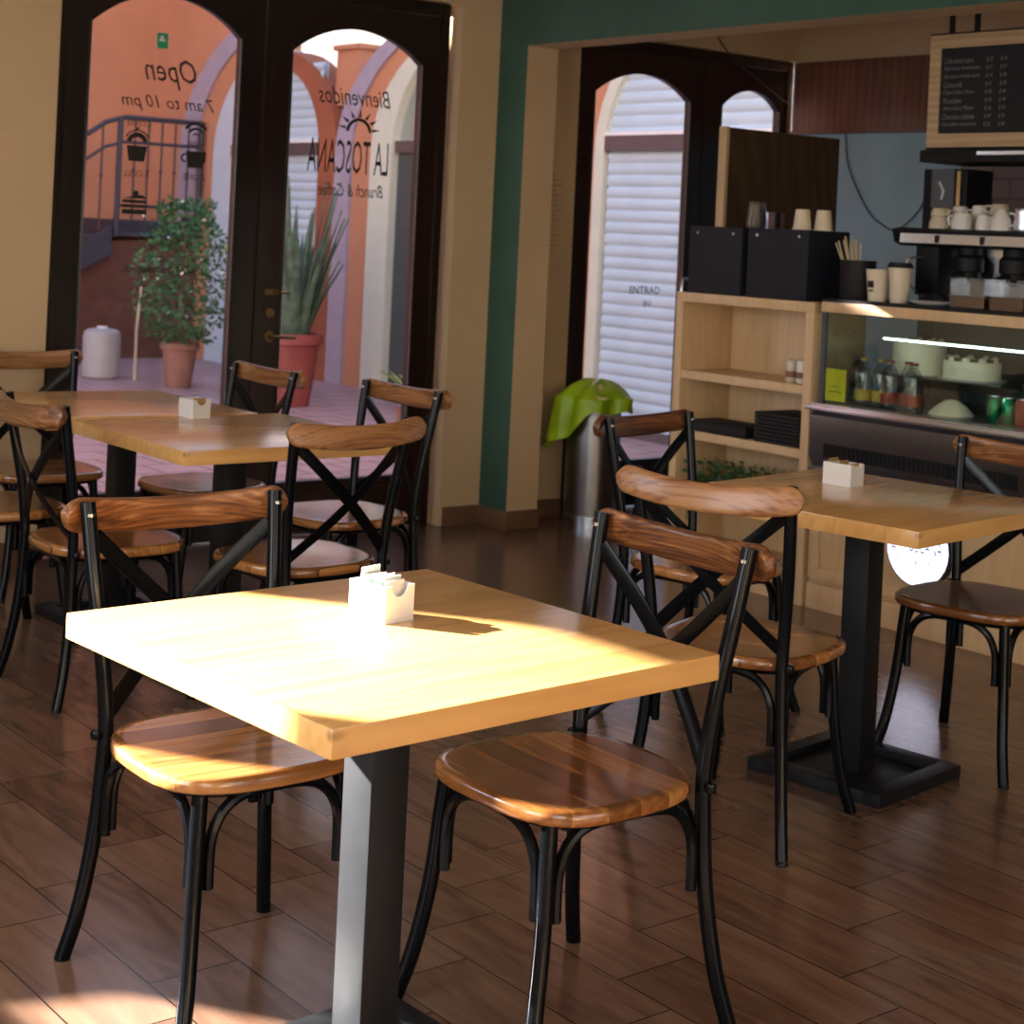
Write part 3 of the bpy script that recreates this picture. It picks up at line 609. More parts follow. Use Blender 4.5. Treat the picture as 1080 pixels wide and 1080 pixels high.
# ------------------------------------------------------------------ chairs
def make_chair(label, group):
    t = thing('bistro_chair', label, 'chair', (0, 0, 0), group, local=True)
    # seat: rounded square slab with a soft edge
    sdx, sdy, sc, zs = .209, .212, -.005, .447
    def outline(k=1., n=40):
        o = []
        for j in range(n):
            a = 2 * PI * j / n; c, q = math.cos(a), math.sin(a)
            x = math.copysign(abs(c) ** (2 / 3.), c) * sdx * k; y = math.copysign(abs(q) ** (2 / 3.), q) * sdy * k * (1 + .07 * c)
            o.append((x + sc, y))
        return o
    b = MB(); rings = []
    for k, z in ((.0, zs - .004), (.5, zs - .003), (.9, zs), (.975, zs), (1., zs - .006), (1., zs - .022), (.975, zs - .028), (0, zs - .028)):
        if k == 0: rings.append([b.bm.verts.new((sc, 0, z))])
        else: rings.append([b.bm.verts.new((x, y, z)) for x, y in outline(k)])
    for A, B in zip(rings, rings[1:]):
        for j in range(40):
            k = (j + 1) % 40
            if len(A) == 1: b.face([A[0], B[j], B[k]])
            elif len(B) == 1: b.face([A[j], B[0], A[k]])
            else: b.face([A[j], B[j], B[k], A[k]])
    b.build('seat', M_seat, t, ang=50)
    # ring under the seat
    b = MB(); b.tube([(x, y, zs - .036) for x, y in outline(.82)], .008, 8, closed=True); b.build('seat_frame', M_metal, t)
    for s in (-1, 1):
        b = MB(); b.tube([(-.236, .218 * s, .0), (-.212, .200 * s, .10), (-.194, .184 * s, .24), (-.188, .175 * s, .38), (-.188, .174 * s, .47), (-.200, .184 * s, .60), (-.225, .196 * s, .74), (-.247, .204 * s, .864)], .0152, 12, smooth_n=5); lg = b.build('back_leg', M_metal, t)
        b = MB(); b.tube([(-.236, .218 * s, .0), (-.2365, .2185 * s, -.0)], .014, 8); b.bm.clear()
        b.lathe([(.015, 0), (.015, .012)], (-.235, .217 * s, 0), 10); b.build('foot_cap', M_black, lg)
        b = MB(); b.tube([(.213, .198 * s, .0), (.190, .178 * s, .09), (.168, .163 * s, .22), (.158, .155 * s, .34), (.152, .150 * s, .418)], .0150, 12, smooth_n=5); lg = b.build('front_leg', M_metal, t)
        b = MB(); b.lathe([(.014, 0), (.014, .012)], (.213, .198 * s, 0), 10); b.build('foot_cap', M_black, lg)
        b = MB(); b.lathe([(0, -.004), (.008, -.003), (.008, .003), (0, .004)], (-.2325, .2035 * s, .842), 10); b.build('screw', M_screw, t)
        b = MB(); b.lathe([(0, -.010), (.010, -.008), (.012, 0), (.010, .008), (0, .010)], (-.186, .192 * s, .435), 10); b.build('seat_bolt', M_metal, t)
    # inverted U braces between neighbouring legs
    def arch(p, q, inn):
        p, q, inn = Vector(p), Vector(q), Vector(inn); d = (q - p).normalized(); L = (q - p).length
        z0, z1 = .25, .408; r = .095
        pts = [p + d * .028, p + d * .028 + Vector((0, 0, .06)), p + d * .034 + Vector((0, 0, .10)), p + d * (.055) + Vector((0, 0, .135)), p + d * (.095) + Vector((0, 0, .156)), p + d * (L / 2) + Vector((0, 0, .160)),
               q - d * .095 + Vector((0, 0, .156)), q - d * .055 + Vector((0, 0, .135)), q - d * .034 + Vector((0, 0, .10)), q - d * .028 + Vector((0, 0, .06)), q - d * .028]
        pts = [a + inn * .004 + Vector((0, 0, z0)) for a in pts]
        b = MB(); b.tube(pts, .0105, 8, smooth_n=3); b.build('brace', M_metal, t)
    fl, fr = (.165, .160, 0), (.165, -.160, 0); bl, br_ = (-.192, .181, 0), (-.192, -.181, 0)
    arch(fl, fr, (-1, 0, 0)); arch(bl, br_, (1, 0, 0)); arch(fl, bl, (0, -1, 0)); arch(fr, br_, (0, 1, 0))
    # curved wooden top rail behind the posts
    pts = []
    L_ = .243; NK = 28
    def tp(f):
        y = -L_ * math.cos(PI * f); d = L_ - abs(y); return math.sqrt(max(.02, 1 - (1 - min(1, d / .034)) ** 2))
    for k in range(NK + 1):
        y = -L_ * math.cos(PI * k / NK); q_ = 1 - (y / L_) ** 2; pts.append((-.262 - .042 * q_, y, .841 - .018 * q_))
    b = MB(); b.sweep_rect(pts, .0115, .0345, n=0, seg=16, sq=3.6, up=(.22, 0, 1), taper=tp); b.build('top_rail', M_rail, t, ang=60)
    # crossing flat bars
    for s in (-1, 1):
        P0, P1 = Vector((-.236, .190 * s, .80)), Vector((-.186, -.168 * s, .475)); pts = []
        for k in range(9):
            f = k / 8; p = P0.lerp(P1, f); p.x -= .034 * math.sin(PI * f) + (.004 if s > 0 else -.0); pts.append(p)
        b = MB(); dirv = (P1 - P0).normalized(); b.sweep_rect(pts, .0165, .003, up=(1, 0, .33), n=2, seg=8, sq=6); b.build('cross_bar', M_metal, t)
    b = MB(); b.tube([(-.256, 0, .638), (-.232, 0, .638)], .007, 10); b.build('rivet', M_metal, t)
    return t
chairs = [
 (1.590, 2.743, -1.582, 'metal chair left of the sunny table, sunlight and shadow on its seat', 'chairs at the sunny table'),
 (2.021, 2.305, 3.131, 'metal chair under the right side of the sunny table, back bars reflecting blue', 'chairs at the sunny table'),
 (3.095, 2.852, .300, 'metal chair at the display-case table, its curved rail turned to the sunny table', 'chairs at the table by the display case'),
 (3.70, 3.60, -1.42, 'metal chair between the steel bin and the table by the display case', 'chairs at the table by the display case'),
 (4.051, 2.864, 3.296, 'dark-seated metal chair at the right edge, in front of the lit round sign', 'chairs at the table by the display case'),
 (2.245, 4.69, .0, 'metal chair left of the joined tables, its curved rail seen side-on', 'chairs at the joined tables'),
 (2.619, 4.221, 1.66, 'metal chair with full crossed back turned to us, just behind the sunny table', 'chairs at the joined tables'),
 (3.135, 4.79, 3.20, 'metal chair right of the joined tables, nearest the cream wall, behind a cross-backed chair', 'chairs at the joined tables'),
 (3.005, 5.515, 3.19, 'metal chair at the farther joined table, before the middle of the glass doors', 'chairs at the joined tables'),
 (2.601, 6.03, -1.64, 'metal chair at the far end of the joined tables, rail beside the left door frame', 'chairs at the joined tables'),
 (2.165, 5.364, .0, 'metal chair cut by the left edge, only its seat showing beside the farther table', 'chairs at the joined tables'),
]
proto = make_chair(chairs[0][3], chairs[0][4])
for i, (x, y, a, lab, grp) in enumerate(chairs):
    if i == 0: proto.location = (x, y, 0); proto.rotation_euler.z = a
    else: dup(proto, (x, y, 0), a, lab, grp)

# ------------------------------------------------------------------ sugar boxes
def caddy(x, y, z, rz, label, notch=True):
    r = thing('sugar_box', label, 'sugar box', (x, y, z), 'sugar boxes on the tables', local=True); r.rotation_euler.z = rz
    hx, hy, h, tk = .033, .046, .062, .0035
    b = MB(); b.box(-hx, hx, -hy, hy, 0, tk); b.box(-hx, -hx + tk, -hy, hy, tk, h); b.box(hx - tk, hx, -hy, hy, tk, h); b.box(-hx + tk, hx - tk, hy - tk, hy, tk, h)
    # front wall (facing -y) with a scooped notch
    n = 10; nr = .019; pts = [(nr * math.cos(PI + PI * i / n), h + nr * math.sin(PI + PI * i / n)) for i in range(n + 1)]
    prev = -hx + tk
    b.box(-hx + tk, -nr, -hy, -hy + tk, tk, h); b.box(nr, hx - tk, -hy, -hy + tk, tk, h)
    for k in range(n): b.prism([(pts[k][0], tk), (pts[k + 1][0], tk), pts[k + 1], pts[k]], 'xz', -hy, -hy + tk)
    b.build('tray', M_white, r, bevel=.0); return r
def packet(x, y, z, rz, tilt, mats, label, wd=.046, ht=.062, group='sugar packets'):
    b = MB(); n = 4
    b.box(-wd / 2, wd / 2, -.0022, .0022, 0, ht * .62, m=mats[0]); b.box(-wd / 2, wd / 2, -.0022, .0022, ht * .62, ht * .86, m=mats[1]); b.box(-wd / 2, wd / 2, -.001, .001, ht * .86, ht, m=mats[0])
    o = b.build('sugar_packet', None); o.location = (x, y, z); o.rotation_euler = (tilt, 0, rz); tag(o, label, 'sugar packet', group); return o
c1 = caddy(1.641, 2.362, .75, .14, 'white sugar box full of packets on the sunlit table')
spec = [(-.035, .10, M_paper, M_paper, 'white packet at the back left of the sunlit sugar box', .078, .1), (-.018, -.06, M_paper, M_greenprint, 'white packet with a green band, left one in the sunlit sugar box', .068, -.1), (0, .05, M_paper, M_paper, 'plain white packet in the middle of the sunlit sugar box', .07, .2),
        (.015, -.08, M_paper, M_greenprint, 'white packet with a green band, right one in the sunlit sugar box', .069, .1), (.034, .08, M_paper, M_paper, 'white packet at the front right of the sunlit sugar box', .064, -.25)]
for dy, rz, ma, mb, lab, ht, dr in spec:
    packet(1.641 + .14 * dy + .002, 2.362 - dy * .98, .754, .14 + rz, 0.0 + dr * .3, (ma, mb), lab, ht=ht)
c3 = caddy(3.72, 3.105, .75, .13, 'white sugar box with kraft packets on the table by the display case'); c3.rotation_euler.z = .13
for k, (dy, ht, lab) in enumerate(((-.03, .068, 'brown packet at the back of the sugar box before the display case'), (0, .064, 'brown packet in the middle of the sugar box before the display case'), (.032, .060, 'brown packet at the front of the sugar box before the display case'))):
    packet(3.72, 3.105 - dy, .754, .13, .1 * (k - 1), (M_brownpk, M_cap if k == 1 else M_paper), lab, ht=ht)
ca = caddy(2.70, 5.03, .75, .05, 'white sugar box on the joined tables by the glass doors')
packet(2.705, 5.01, .754, .05, .05, (M_brownpk, M_brownpk), 'orange-brown packet in the sugar box on the joined tables', ht=.062)

# ------------------------------------------------------------------ steel bin
cx, cy = 5.545, 6.215
r = thing('trash_bin', 'tall cylindrical stainless steel bin beside the right door', 'bin', (cx, cy, 0))
b = MB(); b.lathe([(.125, .0), (.133, .003), (.133, .56), (.130, .575), (.118, .575), (.118, .54)], (cx, cy, 0), 36, cap=False); b.lathe([(0, .002), (.125, .002)], (cx, cy, 0), 36, cap=False); b.build('body', M_steel, r)
b = MB(); b.lathe([(.1355, .0), (.1355, .05), (.133, .052)], (cx, cy, 0), 36, cap=False); b.build('foot_band', M_chrome, r)
b = MB(); rnd = random.Random(2); nu, nv = 40, 12; rings = []
for i in range(nv):
    t = i / (nv - 1); ring = []
    for j in range(nu):
        a = 2 * PI * j / nu; side = math.cos(a - 2.47)    # sags more on the left
        puff = .026 * math.sin(5 * a + 1) + .014 * math.sin(9 * a + 2 * t)
        if t < .45: q = t / .45; rad = .03 + .15 * math.sin(q * PI / 2) + puff * q; z = .66 + .045 * math.cos(q * PI * .9) + .012 * math.sin(7 * a)
        else: q = (t - .45) / .55; rad = .182 + .035 * max(0, side) * q + puff; z = .63 - q * (.07 + .19 * max(0, side) ** 1.5 + .015 * math.sin(6 * a))
        ring.append(b.bm.verts.new((cx + rad * math.cos(a), cy + rad * math.sin(a), z)))
    rings.append(ring)
for A, B in zip(rings, rings[1:]):
    for j in range(nu): b.face([A[j], A[(j + 1) % nu], B[(j + 1) % nu], B[j]])
bag = b.build('bag', M_lime, base=(cx, cy, .4), ang=120); tag(bag, 'lime green plastic bag draped over the rim of the steel bin', 'bag')
bag.name = 'bin_bag'

# ------------------------------------------------------------------ bookshelf
r = thing('bookshelf', 'open birch plywood shelf unit between the bin and the display case', 'shelf', (5.24, 4.82, 0))
X0, X1 = 5.08, 5.40; Y0, Y1 = 4.425, 5.20
for ya, yb in ((Y0, Y0 + .042), (Y1 - .042, Y1)): b = MB(); b.box(X0, X1, ya, yb, 0, 1.157); b.build('side_panel', M_birch, r, bevel=.002)
b = MB(); b.box(X0, X1, Y0, Y1, 1.157, 1.197); b.build('top_panel', M_birch, r, bevel=.002)
for z in (.865, .612, .36): b = MB(); b.box(X0 + .004, X1 - .012, Y0 + .042, Y1 - .042, z - .036, z); b.build('shelf', M_birch, r, bevel=.002)
b = MB(); b.box(X1 - .012, X1, Y0 + .042, Y1 - .042, .0, 1.157); b.build('back_panel', M_birch, r)
b = MB(); b.box(X0 + .012, X0 + .03, Y0 + .042, Y1 - .042, 0, .10); b.box(X0 + .012, X1 - .012, Y0 + .042, Y1 - .042, .10, .118); b.build('plinth', M_birch, r)
# on the shelves
for k, yy in enumerate((4.60, 4.545, 4.495)):
    lab = ('brown and cream mini jar on the upper shelf, left of three', 'brown and cream mini jar on the upper shelf, middle of three', 'brown and cream mini jar on the upper shelf, right of three')[k]
    t = thing('small_jar', lab, 'jar', (5.16, yy, .865), 'little jars on the upper shelf')
    b = MB(); b.lathe([(.018, 0), (.024, .01), (.022, .05), (.025, .08), (.02, .092), (0, .094)], (5.16, yy, .865), 14); b.build('body', M_ceramic2 if k != 1 else M_ceramic, t)
    b = MB(); b.lathe([(.0245, .02), (.0240, .045)], (5.16, yy, .865), 14, cap=False); b.build('band', M_terra, t)
for k in range(8):
    b = MB(); z = .612 + k * .0155; b.box(5.10, 5.34, 4.49, 4.735, z, z + .013); tag(b.build('black_tray', M_black, base=(5.22, 4.61, z), bevel=.002), 'black serving tray stacked on the middle shelf, ' + ('bottom of the stack' if k == 0 else 'topmost of the stack' if k == 7 else 'one of the middle ones'), 'tray', 'black trays stacked on the middle shelf')
t = thing('flat_case', 'flat black case lying on the middle shelf left of the tray stack', 'case', (5.2, 4.92, .612))
b = MB(); b.box(5.10, 5.30, 4.78, 5.13, .612, .652); b.build('body', M_black, t, bevel=.006)
b = MB(); b.box(5.12, 5.28, 4.80, 5.11, .652, .658); b.build('lid', M_navy, t, bevel=.002)
b = leafcloud(5.2, 4.82, .37, .46, .0, 1, .05, M_leaf, 1); rnd = random.Random(12)
for _ in range(1000):
    p = Vector((rnd.uniform(5.10, 5.32), rnd.uniform(4.50, 5.13), .365 + rnd.random() ** 1.6 * .11)); d = Vector((rnd.uniform(-1, .4), rnd.uniform(-1, 1), rnd.uniform(-.1, 1))).normalized(); s1 = d.orthogonal().normalized(); L = rnd.uniform(.02, .04)
    b.face([b.bm.verts.new(p), b.bm.verts.new(p + d * L * .5 + s1 * L * .3), b.bm.verts.new(p + d * L), b.bm.verts.new(p + d * L * .5 - s1 * L * .3)])
t = thing('ivy_plant', 'trailing green foliage along the lower shelf', 'plant', (5.2, 4.82, .36)); b.build('foliage', M_leaf, t)
b = MB(); b.tube([(5.12, 5.1, .37), (5.15, 4.95, .38), (5.12, 4.8, .375), (5.16, 4.65, .38), (5.12, 4.52, .37)], .004, 6, smooth_n=3); b.tube([(5.12, 5.02, .37), (5.072, 5.03, .38), (5.06, 5.04, .33), (5.06, 5.06, .24)], .003, 6, smooth_n=3); b.build('stem', M_leaf, t)
# boxes on top
for ya, yb, lab in ((4.88, 5.19, 'black card box on top of the shelf unit, left of the pair'), (4.515, 4.845, 'black card box on top of the shelf unit, right of the pair')):
    t = thing('black_box', lab, 'box', (5.25, (ya + yb) / 2, 1.197), 'black boxes on the shelf unit')
    b = MB(); b.box(5.13, 5.38, ya, yb, 1.197, 1.483); b.build('body', M_navy, t, bevel=.003)
    b = MB(); b.box(5.127, 5.13, ya + .005, yb - .005, 1.30, 1.304); b.build('seam', M_black, t)
    for q in (ya + .05, yb - .05): b = MB(); b.tube([(5.131, q, 1.455), (5.127, q, 1.455)], .006, 10); b.build('eyelet', M_screw, t)
def papercup(x, y, z, r0, r1, h, mat, label, lid=False, mark=False, name='paper_cup', seg=20):
    t = thing(name, label, 'cup', (x, y, z)); b = MB(); b.lathe([(r0, 0), (r1, h), (r1 * 1.05, h), (r1 * 1.05, h + .004), (r1 * .95, h + .004), (r0 * .9, .006), (0, .006)], (x, y, z), seg); b.build('body', mat, t)
    if lid: b = MB(); b.lathe([(r1 * 1.09, h), (r1 * 1.09, h + .010), (r1 * .98, h + .012), (r1 * .95, h + .02), (0, h + .018)], (x, y, z), seg); b.build('lid', M_black, t)
    if mark:
        b = MB()
        for k in range(3): b.box(x - r1 - .0004, x - r1 * .8, y - .012 + k * .009, y - .006 + k * .009, z + h * .45, z + h * .66)
        b.box(x - r1 - .0002, x - r1 * .8, y - .008, y + .008, z + h * .32, z + h * .37); b.build('print', M_letter, t)
    return t
def upcup(x, y, z, label):
    t = thing('paper_cup', label, 'cup', (x, y, z), 'upturned paper cups on the black boxes'); b = MB(); b.lathe([(.040, 0), (.040, .004), (.038, .004), (.029, .082), (.027, .084), (0, .080)], (x, y, z), 20); b.build('body', M_papercup, t)
    b = MB(); b.lathe([(.0415, 0), (.0415, .005)], (x, y, z), 20, cap=False); b.build('rim', M_papercup, t)
upcup(5.20, 4.615, 1.483, 'upturned cream paper cup on the right black box, taller left one'); upcup(5.26, 4.555, 1.483, 'upturned cream paper cup on the right black box, right one beside the stirring sticks')
t = thing('plastic_cups', 'stack of upturned clear plastic cups on the left black box', 'cup stack', (5.24, 4.90, 1.483))
for k in range(3): b = MB(); b.lathe([(.045, 0), (.033, .088), (0, .086)], (5.24, 4.905, 1.483 + .012 * k), 20, cap=False); b.build('cup', M_clear, t)

# ------------------------------------------------------------------ display case on its wooden cabinet
YR = 2.2; YLc = 4.405
r = thing('base_cabinet', 'pale wooden cabinet with framed doors under the cake display case', 'cabinet', (5.4, 3.3, 0))
b = MB(); b.box(5.10, 5.85, YR, YLc, .10, .525); b.box(5.085, 5.85, YR, YLc, 0, .10); b.build('body', M_birch, r, bevel=.002)
for k in range(4):
    y1_ = 4.395 - k * .55; y0_ = y1_ - .53
    b = MB(); f = .045
    b.box(5.078, 5.099, y0_, y0_ + f, .12, .50); b.box(5.078, 5.099, y1_ - f, y1_, .12, .50); b.box(5.078, 5.099, y0_ + f, y1_ - f, .12, .12 + f); b.box(5.078, 5.099, y0_ + f, y1_ - f, .50 - f, .50); b.box(5.09, 5.099, y0_ + f, y1_ - f, .12 + f, .50 - f)
    b.build('door', M_birch, r, bevel=.0015)
r = thing('display_case', 'refrigerated glass display case with steel front and cakes inside', 'display case', (5.4, 3.3, .527))
b = MB(); b.box(5.06, 5.85, YR, 4.40, .527, .555); b.box(5.085, 5.85, YR, 4.40, .555, .78); b.prism([(5.06, .60), (5.06, .76), (5.085, .78), (5.085, .56)], 'xz', YR, 4.40); b.build('steel_base', M_steel, r)
b = MB(); b.box(5.03, 5.85, YR, 4.41, .782, .80); b.box(5.045, 5.85, YR, 4.40, .80, .808); b.build('ledge', M_chrome, r, bevel=.002)
b = MB(); b.box(5.056, 5.06, 3.45, 4.325, .60, .655); b.box(5.056, 5.06, 2.3, 3.35, .60, .655)
for k in range(40): y = 4.32 - .022 * k; b.box(5.052, 5.056, y - .012, y - .004, .605, .65)
b.build('grille', M_black, r)
b = MB(); b.box(5.09, 5.096, YR, 4.375, .808, 1.165); b.box(5.096, 5.80, 4.369, 4.375, .808, 1.165); b.build('glass', M_case, r)
b = MB(); b.box(5.082, 5.10, 4.366, 4.384, .808, 1.165); b.box(5.78, 5.80, YR, 4.375, .808, 1.165, m=M_slate); b.mi(M_slate); b.build('back_panel', None, r)
b = MB(); b.box(5.075, 5.12, YR, 4.385, 1.165, 1.205); b.build('wood_trim', M_birch, r, bevel=.002)
b = MB(); b.box(5.12, 5.85, YR, 4.385, 1.165, 1.205); b.box(5.078, 5.85, YR, 4.385, 1.205, 1.217); b.build('counter_top', M_black, r)
b = MB(); b.box(5.30, 5.70, YR, 4.30, .925, .931); b.build('glass_shelf', M_case, r)
b = MB(); b.tube([(5.26, 4.22, 1.072), (5.26, YR + .1, 1.072)], .0045, 8); b.build('light_strip', M_led, r)
b = MB(); b.box(5.10, 5.78, YR, 4.36, .808, .811); b.build('deck', M_steel, r)
t = thing('price_card', 'yellow card stuck inside the left end of the display glass', 'card', (5.099, 4.32, .82)); b = MB(); b.box(5.098, 5.100, 4.265, 4.365, .82, .945); b.build('card', M_yellow, t)
b = MB(); b.box(5.0965, 5.098, 4.285, 4.345, .855, .858); b.box(5.0965, 5.098, 4.30, 4.335, .875, .878); b.build('print', M_letter, t)
# contents
def cake(x, y, z, rad, h, label, mats, tall=False):
    t = thing('cake', label, 'cake', (x, y, z)); b = MB(); b.lathe([(rad, .006), (rad, h * .96), (rad * .97, h), (0, h)], (x, y, z), 30); b.build('sponge', M_cake, t)
    b = MB()
    for k in range(9):
        a = 2 * PI * k / 9; b.lathe([(.018, 0), (.016, .012), (0, .022)], (x + rad * .8 * math.cos(a), y + rad * .8 * math.sin(a), z + h - .001), 8)
    b.build('icing_rosette', M_cake, t)
    b = MB()
    for k in range(9):
        a = 2 * PI * (k + .5) / 9; b.box(x + rad * .8 * math.cos(a) - .012, x + rad * .8 * math.cos(a) + .012, y + rad * .8 * math.sin(a) - .012, y + rad * .8 * math.sin(a) + .012, z + h, z + h + .012)
    b.build('chocolate_piece', M_choc, t)
    b = MB(); b.lathe([(rad * 1.15, 0), (rad * 1.2, .005), (0, .0055)], (x, y, z), 30); b.build('plate', M_white, t)
cake(5.45, 4.19, .9315, .105, .125, 'tall white iced cake on the left of the glass shelf', None)
cake(5.45, 3.94, .9315, .11, .075, 'low cream iced cake in the middle of the glass shelf', None)
cake(5.52, 3.60, .9315, .11, .075, 'pale cake at the right end of the glass shelf, partly out of view', None)
def bottle(y, x, liq, lab_m, cap_m, label, h=.185, r0=.033):
    t = thing('bottle', label, 'bottle', (x, y, .811), 'drink bottles in the display case'); b = MB(); b.lathe([(r0 * .9, 0), (r0, .008), (r0, h * .66), (r0 * .88, h * .78), (r0 * .45, h * .90), (r0 * .42, h * .95)], (x, y, .811), 16); b.build('glass', liq, t)
    b = MB(); b.lathe([(r0 * 1.02, h * .12), (r0 * 1.02, h * .34)], (x, y, .811), 16, cap=False); b.build('label', lab_m, t)
    b = MB(); b.lathe([(r0 * .48, h * .95), (r0 * .48, h), (0, h)], (x, y, .811), 12); b.build('cap', cap_m, t)
M_darkglass = glass('dark_bottle', (.15, .22, .18), .1)
for y, x, lm, cm, lab in ((4.29, 5.2, M_slate, M_black, 'dark bottle next to the yellow card'), (4.228, 5.16, M_cap, M_cap, 'yellow-labelled clear bottle, left one'), (4.16, 5.18, M_cap, M_cap, 'yellow-labelled clear bottle, right one'),
                        (4.10, 5.16, M_red, M_red, 'red-labelled clear bottle, leftmost of three'), (4.045, 5.2, M_red, M_red, 'red-labelled clear bottle, middle of three'), (3.99, 5.16, M_red, M_red, 'red-labelled clear bottle, rightmost of three')):
    bottle(y, x, M_darkglass if lm is M_slate else M_clear, lm, cm, lab + ' in the display case')
def can(y, m, label):
    t = thing('drink_can', label, 'can', (5.2, y, .811), 'cans in the display case'); b = MB(); b.lathe([(.022, 0), (.026, .006), (.026, .085), (.021, .094)], (5.2, y, .811), 18); b.build('body', m, t)
    b = MB(); b.lathe([(.0215, .094), (.0215, .098), (0, .096)], (5.2, y, .811), 18); b.build('rim', M_chrome, t)
can(3.655, M_can, 'green drink can in the display case, left of the pair'); can(3.595, M_can, 'green drink can in the display case, right of the pair'); can(3.535, M_red, 'red drink can at the right edge of the display case')
b = MB(); b.lathe([(.085, 0), (.08, .01), (.055, .035), (.02, .055), (0, .058)], (5.25, 3.88, .811), 14); tag(b.build('pastry', M_cake, base=(5.25, 3.88, .811)), 'pale domed pastry on the deck of the display case', 'pastry')
# round lit sign on the cabinet front
t = thing('lit_sign', 'round glowing white cafe sign low on the wooden cabinet', 'sign', (5.07, 3.847, .32)); b = MB(); b.bm.free(); b = MB()
def xdisc(b, x0, x1, cy, cz, rad, n=28): b.prism([(cy + rad * math.cos(2 * PI * k / n), cz + rad * math.sin(2 * PI * k / n)) for k in range(n)], 'yz', x0, x1)
xdisc(b, 5.045, 5.078, 3.847, .33, .142); b.build('housing', M_black, t)
b = MB(); xdisc(b, 5.041, 5.045, 3.847, .33, .136); b.build('face', M_sign, t)
def sp(u, v): return (5.0405, u, v)
lettering('LA TOSCANA', sp, 3.96, 3.735, .315, .375, M_signgrey, t); lettering('Brunch & Coffee', sp, 3.945, 3.76, .268, .295, M_signgrey, t, shear=.3)
# stick holder and cups on the counter
ZC = 1.217
t = thing('stick_holder', 'black cylinder holding wooden stirring sticks beside the black boxes', 'holder', (5.2, 4.333, ZC))
b = MB(); b.lathe([(.066, 0), (.068, .005), (.070, .155), (.065, .155), (.063, .012), (0, .012)], (5.2, 4.315, ZC), 28); b.build('body', M_black, t)
rnd = random.Random(8)
for k in range(12):
    a = rnd.random() * 2 * PI; q = .035 * rnd.random() + .01; tilt = .07
    p0 = Vector((5.2 + .5 * q * math.cos(a), 4.315 + .5 * q * math.sin(a), ZC + .02)); top = Vector((5.2 + q * 1.3 * math.cos(a), 4.33 + (q * 1.4 + (.03 if k < 4 else 0)) * math.sin(a) + .02, ZC + .235 + rnd.uniform(-.02, .015)))
    b = MB(); b.tube([p0, top], .0035, 6); tag(b.build('stirring_stick', M_stick, base=p0), 'pale wooden stirring stick standing in the black cylinder', 'stick', 'stirring sticks in the black cylinder')
papercup(5.19, 4.205, ZC, .036, .047, .120, M_papercup, 'printed paper cup on the counter next to the stick holder', mark=True)
papercup(5.19, 4.10, ZC, .034, .045, .135, M_papercup, 'tall paper cup with black lid on the counter', lid=True)
# espresso machine
r = thing('espresso_machine', 'black and chrome espresso machine on the counter', 'coffee machine', (5.65, 3.8, ZC))
b = MB(); b.prism([(5.42, 1.452), (5.40, 1.505), (5.44, 1.512), (5.84, 1.512), (5.84, 1.44), (5.46, 1.44)], 'xz', 3.2, 4.32); b.build('top_cover', M_black, r, bevel=.004)
b = MB(); b.prism([(5.390, 1.452), (5.394, 1.489), (5.41, 1.489), (5.42, 1.452)], 'xz', 3.2, 4.27); b.build('control_band', M_chrome, r)
for y in (4.09, 3.88): b = MB(); b.box(5.385, 5.41, y - .008, y + .008, 1.455, 1.485); b.build('button', M_black, r, bevel=.003)
b = MB(); b.box(5.60, 5.84, 3.2, 4.24, ZC + .03, 1.44); b.build('body', M_chrome, r)
b = MB(); b.box(5.46, 5.60, 4.13, 4.24, ZC + .03, 1.44); b.build('side_panel', M_black, r, bevel=.004)
b = MB(); b.box(5.42, 5.84, 3.2, 4.18, ZC + .001, ZC + .035); b.build('drip_tray', M_steel, r, bevel=.004)
for y in (4.03, 3.82, 3.61):
    g = MB(); g.lathe([(.03, 0), (.058, .01), (.058, .06), (.045, .075), (.045, .10)], (5.52, y, 1.34), 20); gh = g.build('group_head', M_black, r)
    g = MB(); g.lathe([(.046, .0), (.046, .022)], (5.52, y, 1.325), 20); g.tube([(5.52, y, 1.335), (5.44, y - .01, 1.333), (5.37, y - .02, 1.32)], [.009, .014, .012], 10); g.lathe([(.012, -.022), (.012, 0)], (5.52, y, 1.325), 10); g.build('portafilter', M_black, gh)
for y in (3.925, 3.715): b = MB(); b.prism([(y - .06, 1.44), (y + .06, 1.44), (y + .045, 1.41), (y + .015, 1.38), (y + .015, 1.33), (y + .06, 1.30), (y - .06, 1.30), (y - .015, 1.33), (y - .015, 1.38), (y - .045, 1.41)][::-1], 'yz', 5.56, 5.60); b.build('support', M_chrome, r)
b = MB(); b.tube([(5.47, 4.20, 1.40), (5.43, 4.26, 1.38), (5.43, 4.25, 1.30), (5.42, 4.20, 1.26)], .005, 8, smooth_n=4); b.build('steam_wand', M_chrome, r)
# cups on the machine
def mug(x, y, z, rad, h, mat, label, invert=False, tap=.75, ha=0., name='cup'):
    t = thing(name, label, 'cup', (x, y, z), 'cups on the espresso machine')
    pr = [(rad * tap, 0), (rad * .95, h * .4), (rad, h), (rad * .93, h), (rad * .85, h * .4), (rad * tap * .8, .006), (0, .006)]
    if invert: pr = [(rad, 0), (rad * .98, h * .45), (rad * tap, h * .96), (rad * tap * .8, h), (0, h)]
    b = MB(); b.lathe(pr, (x, y, z), 20); b.build('body', mat, t)
    c, s = math.cos(ha), math.sin(ha); rr = rad * .92
    b = MB(); b.tube([(x + c * rr * .9, y + s * rr * .9, z + h * .8), (x + c * rr * 1.5, y + s * rr * 1.5, z + h * .75), (x + c * rr * 1.5, y + s * rr * 1.5, z + h * .35), (x + c * rr * .9, y + s * rr * .9, z + h * .2)], .0045, 8, smooth_n=3); b.build('handle', mat, t)
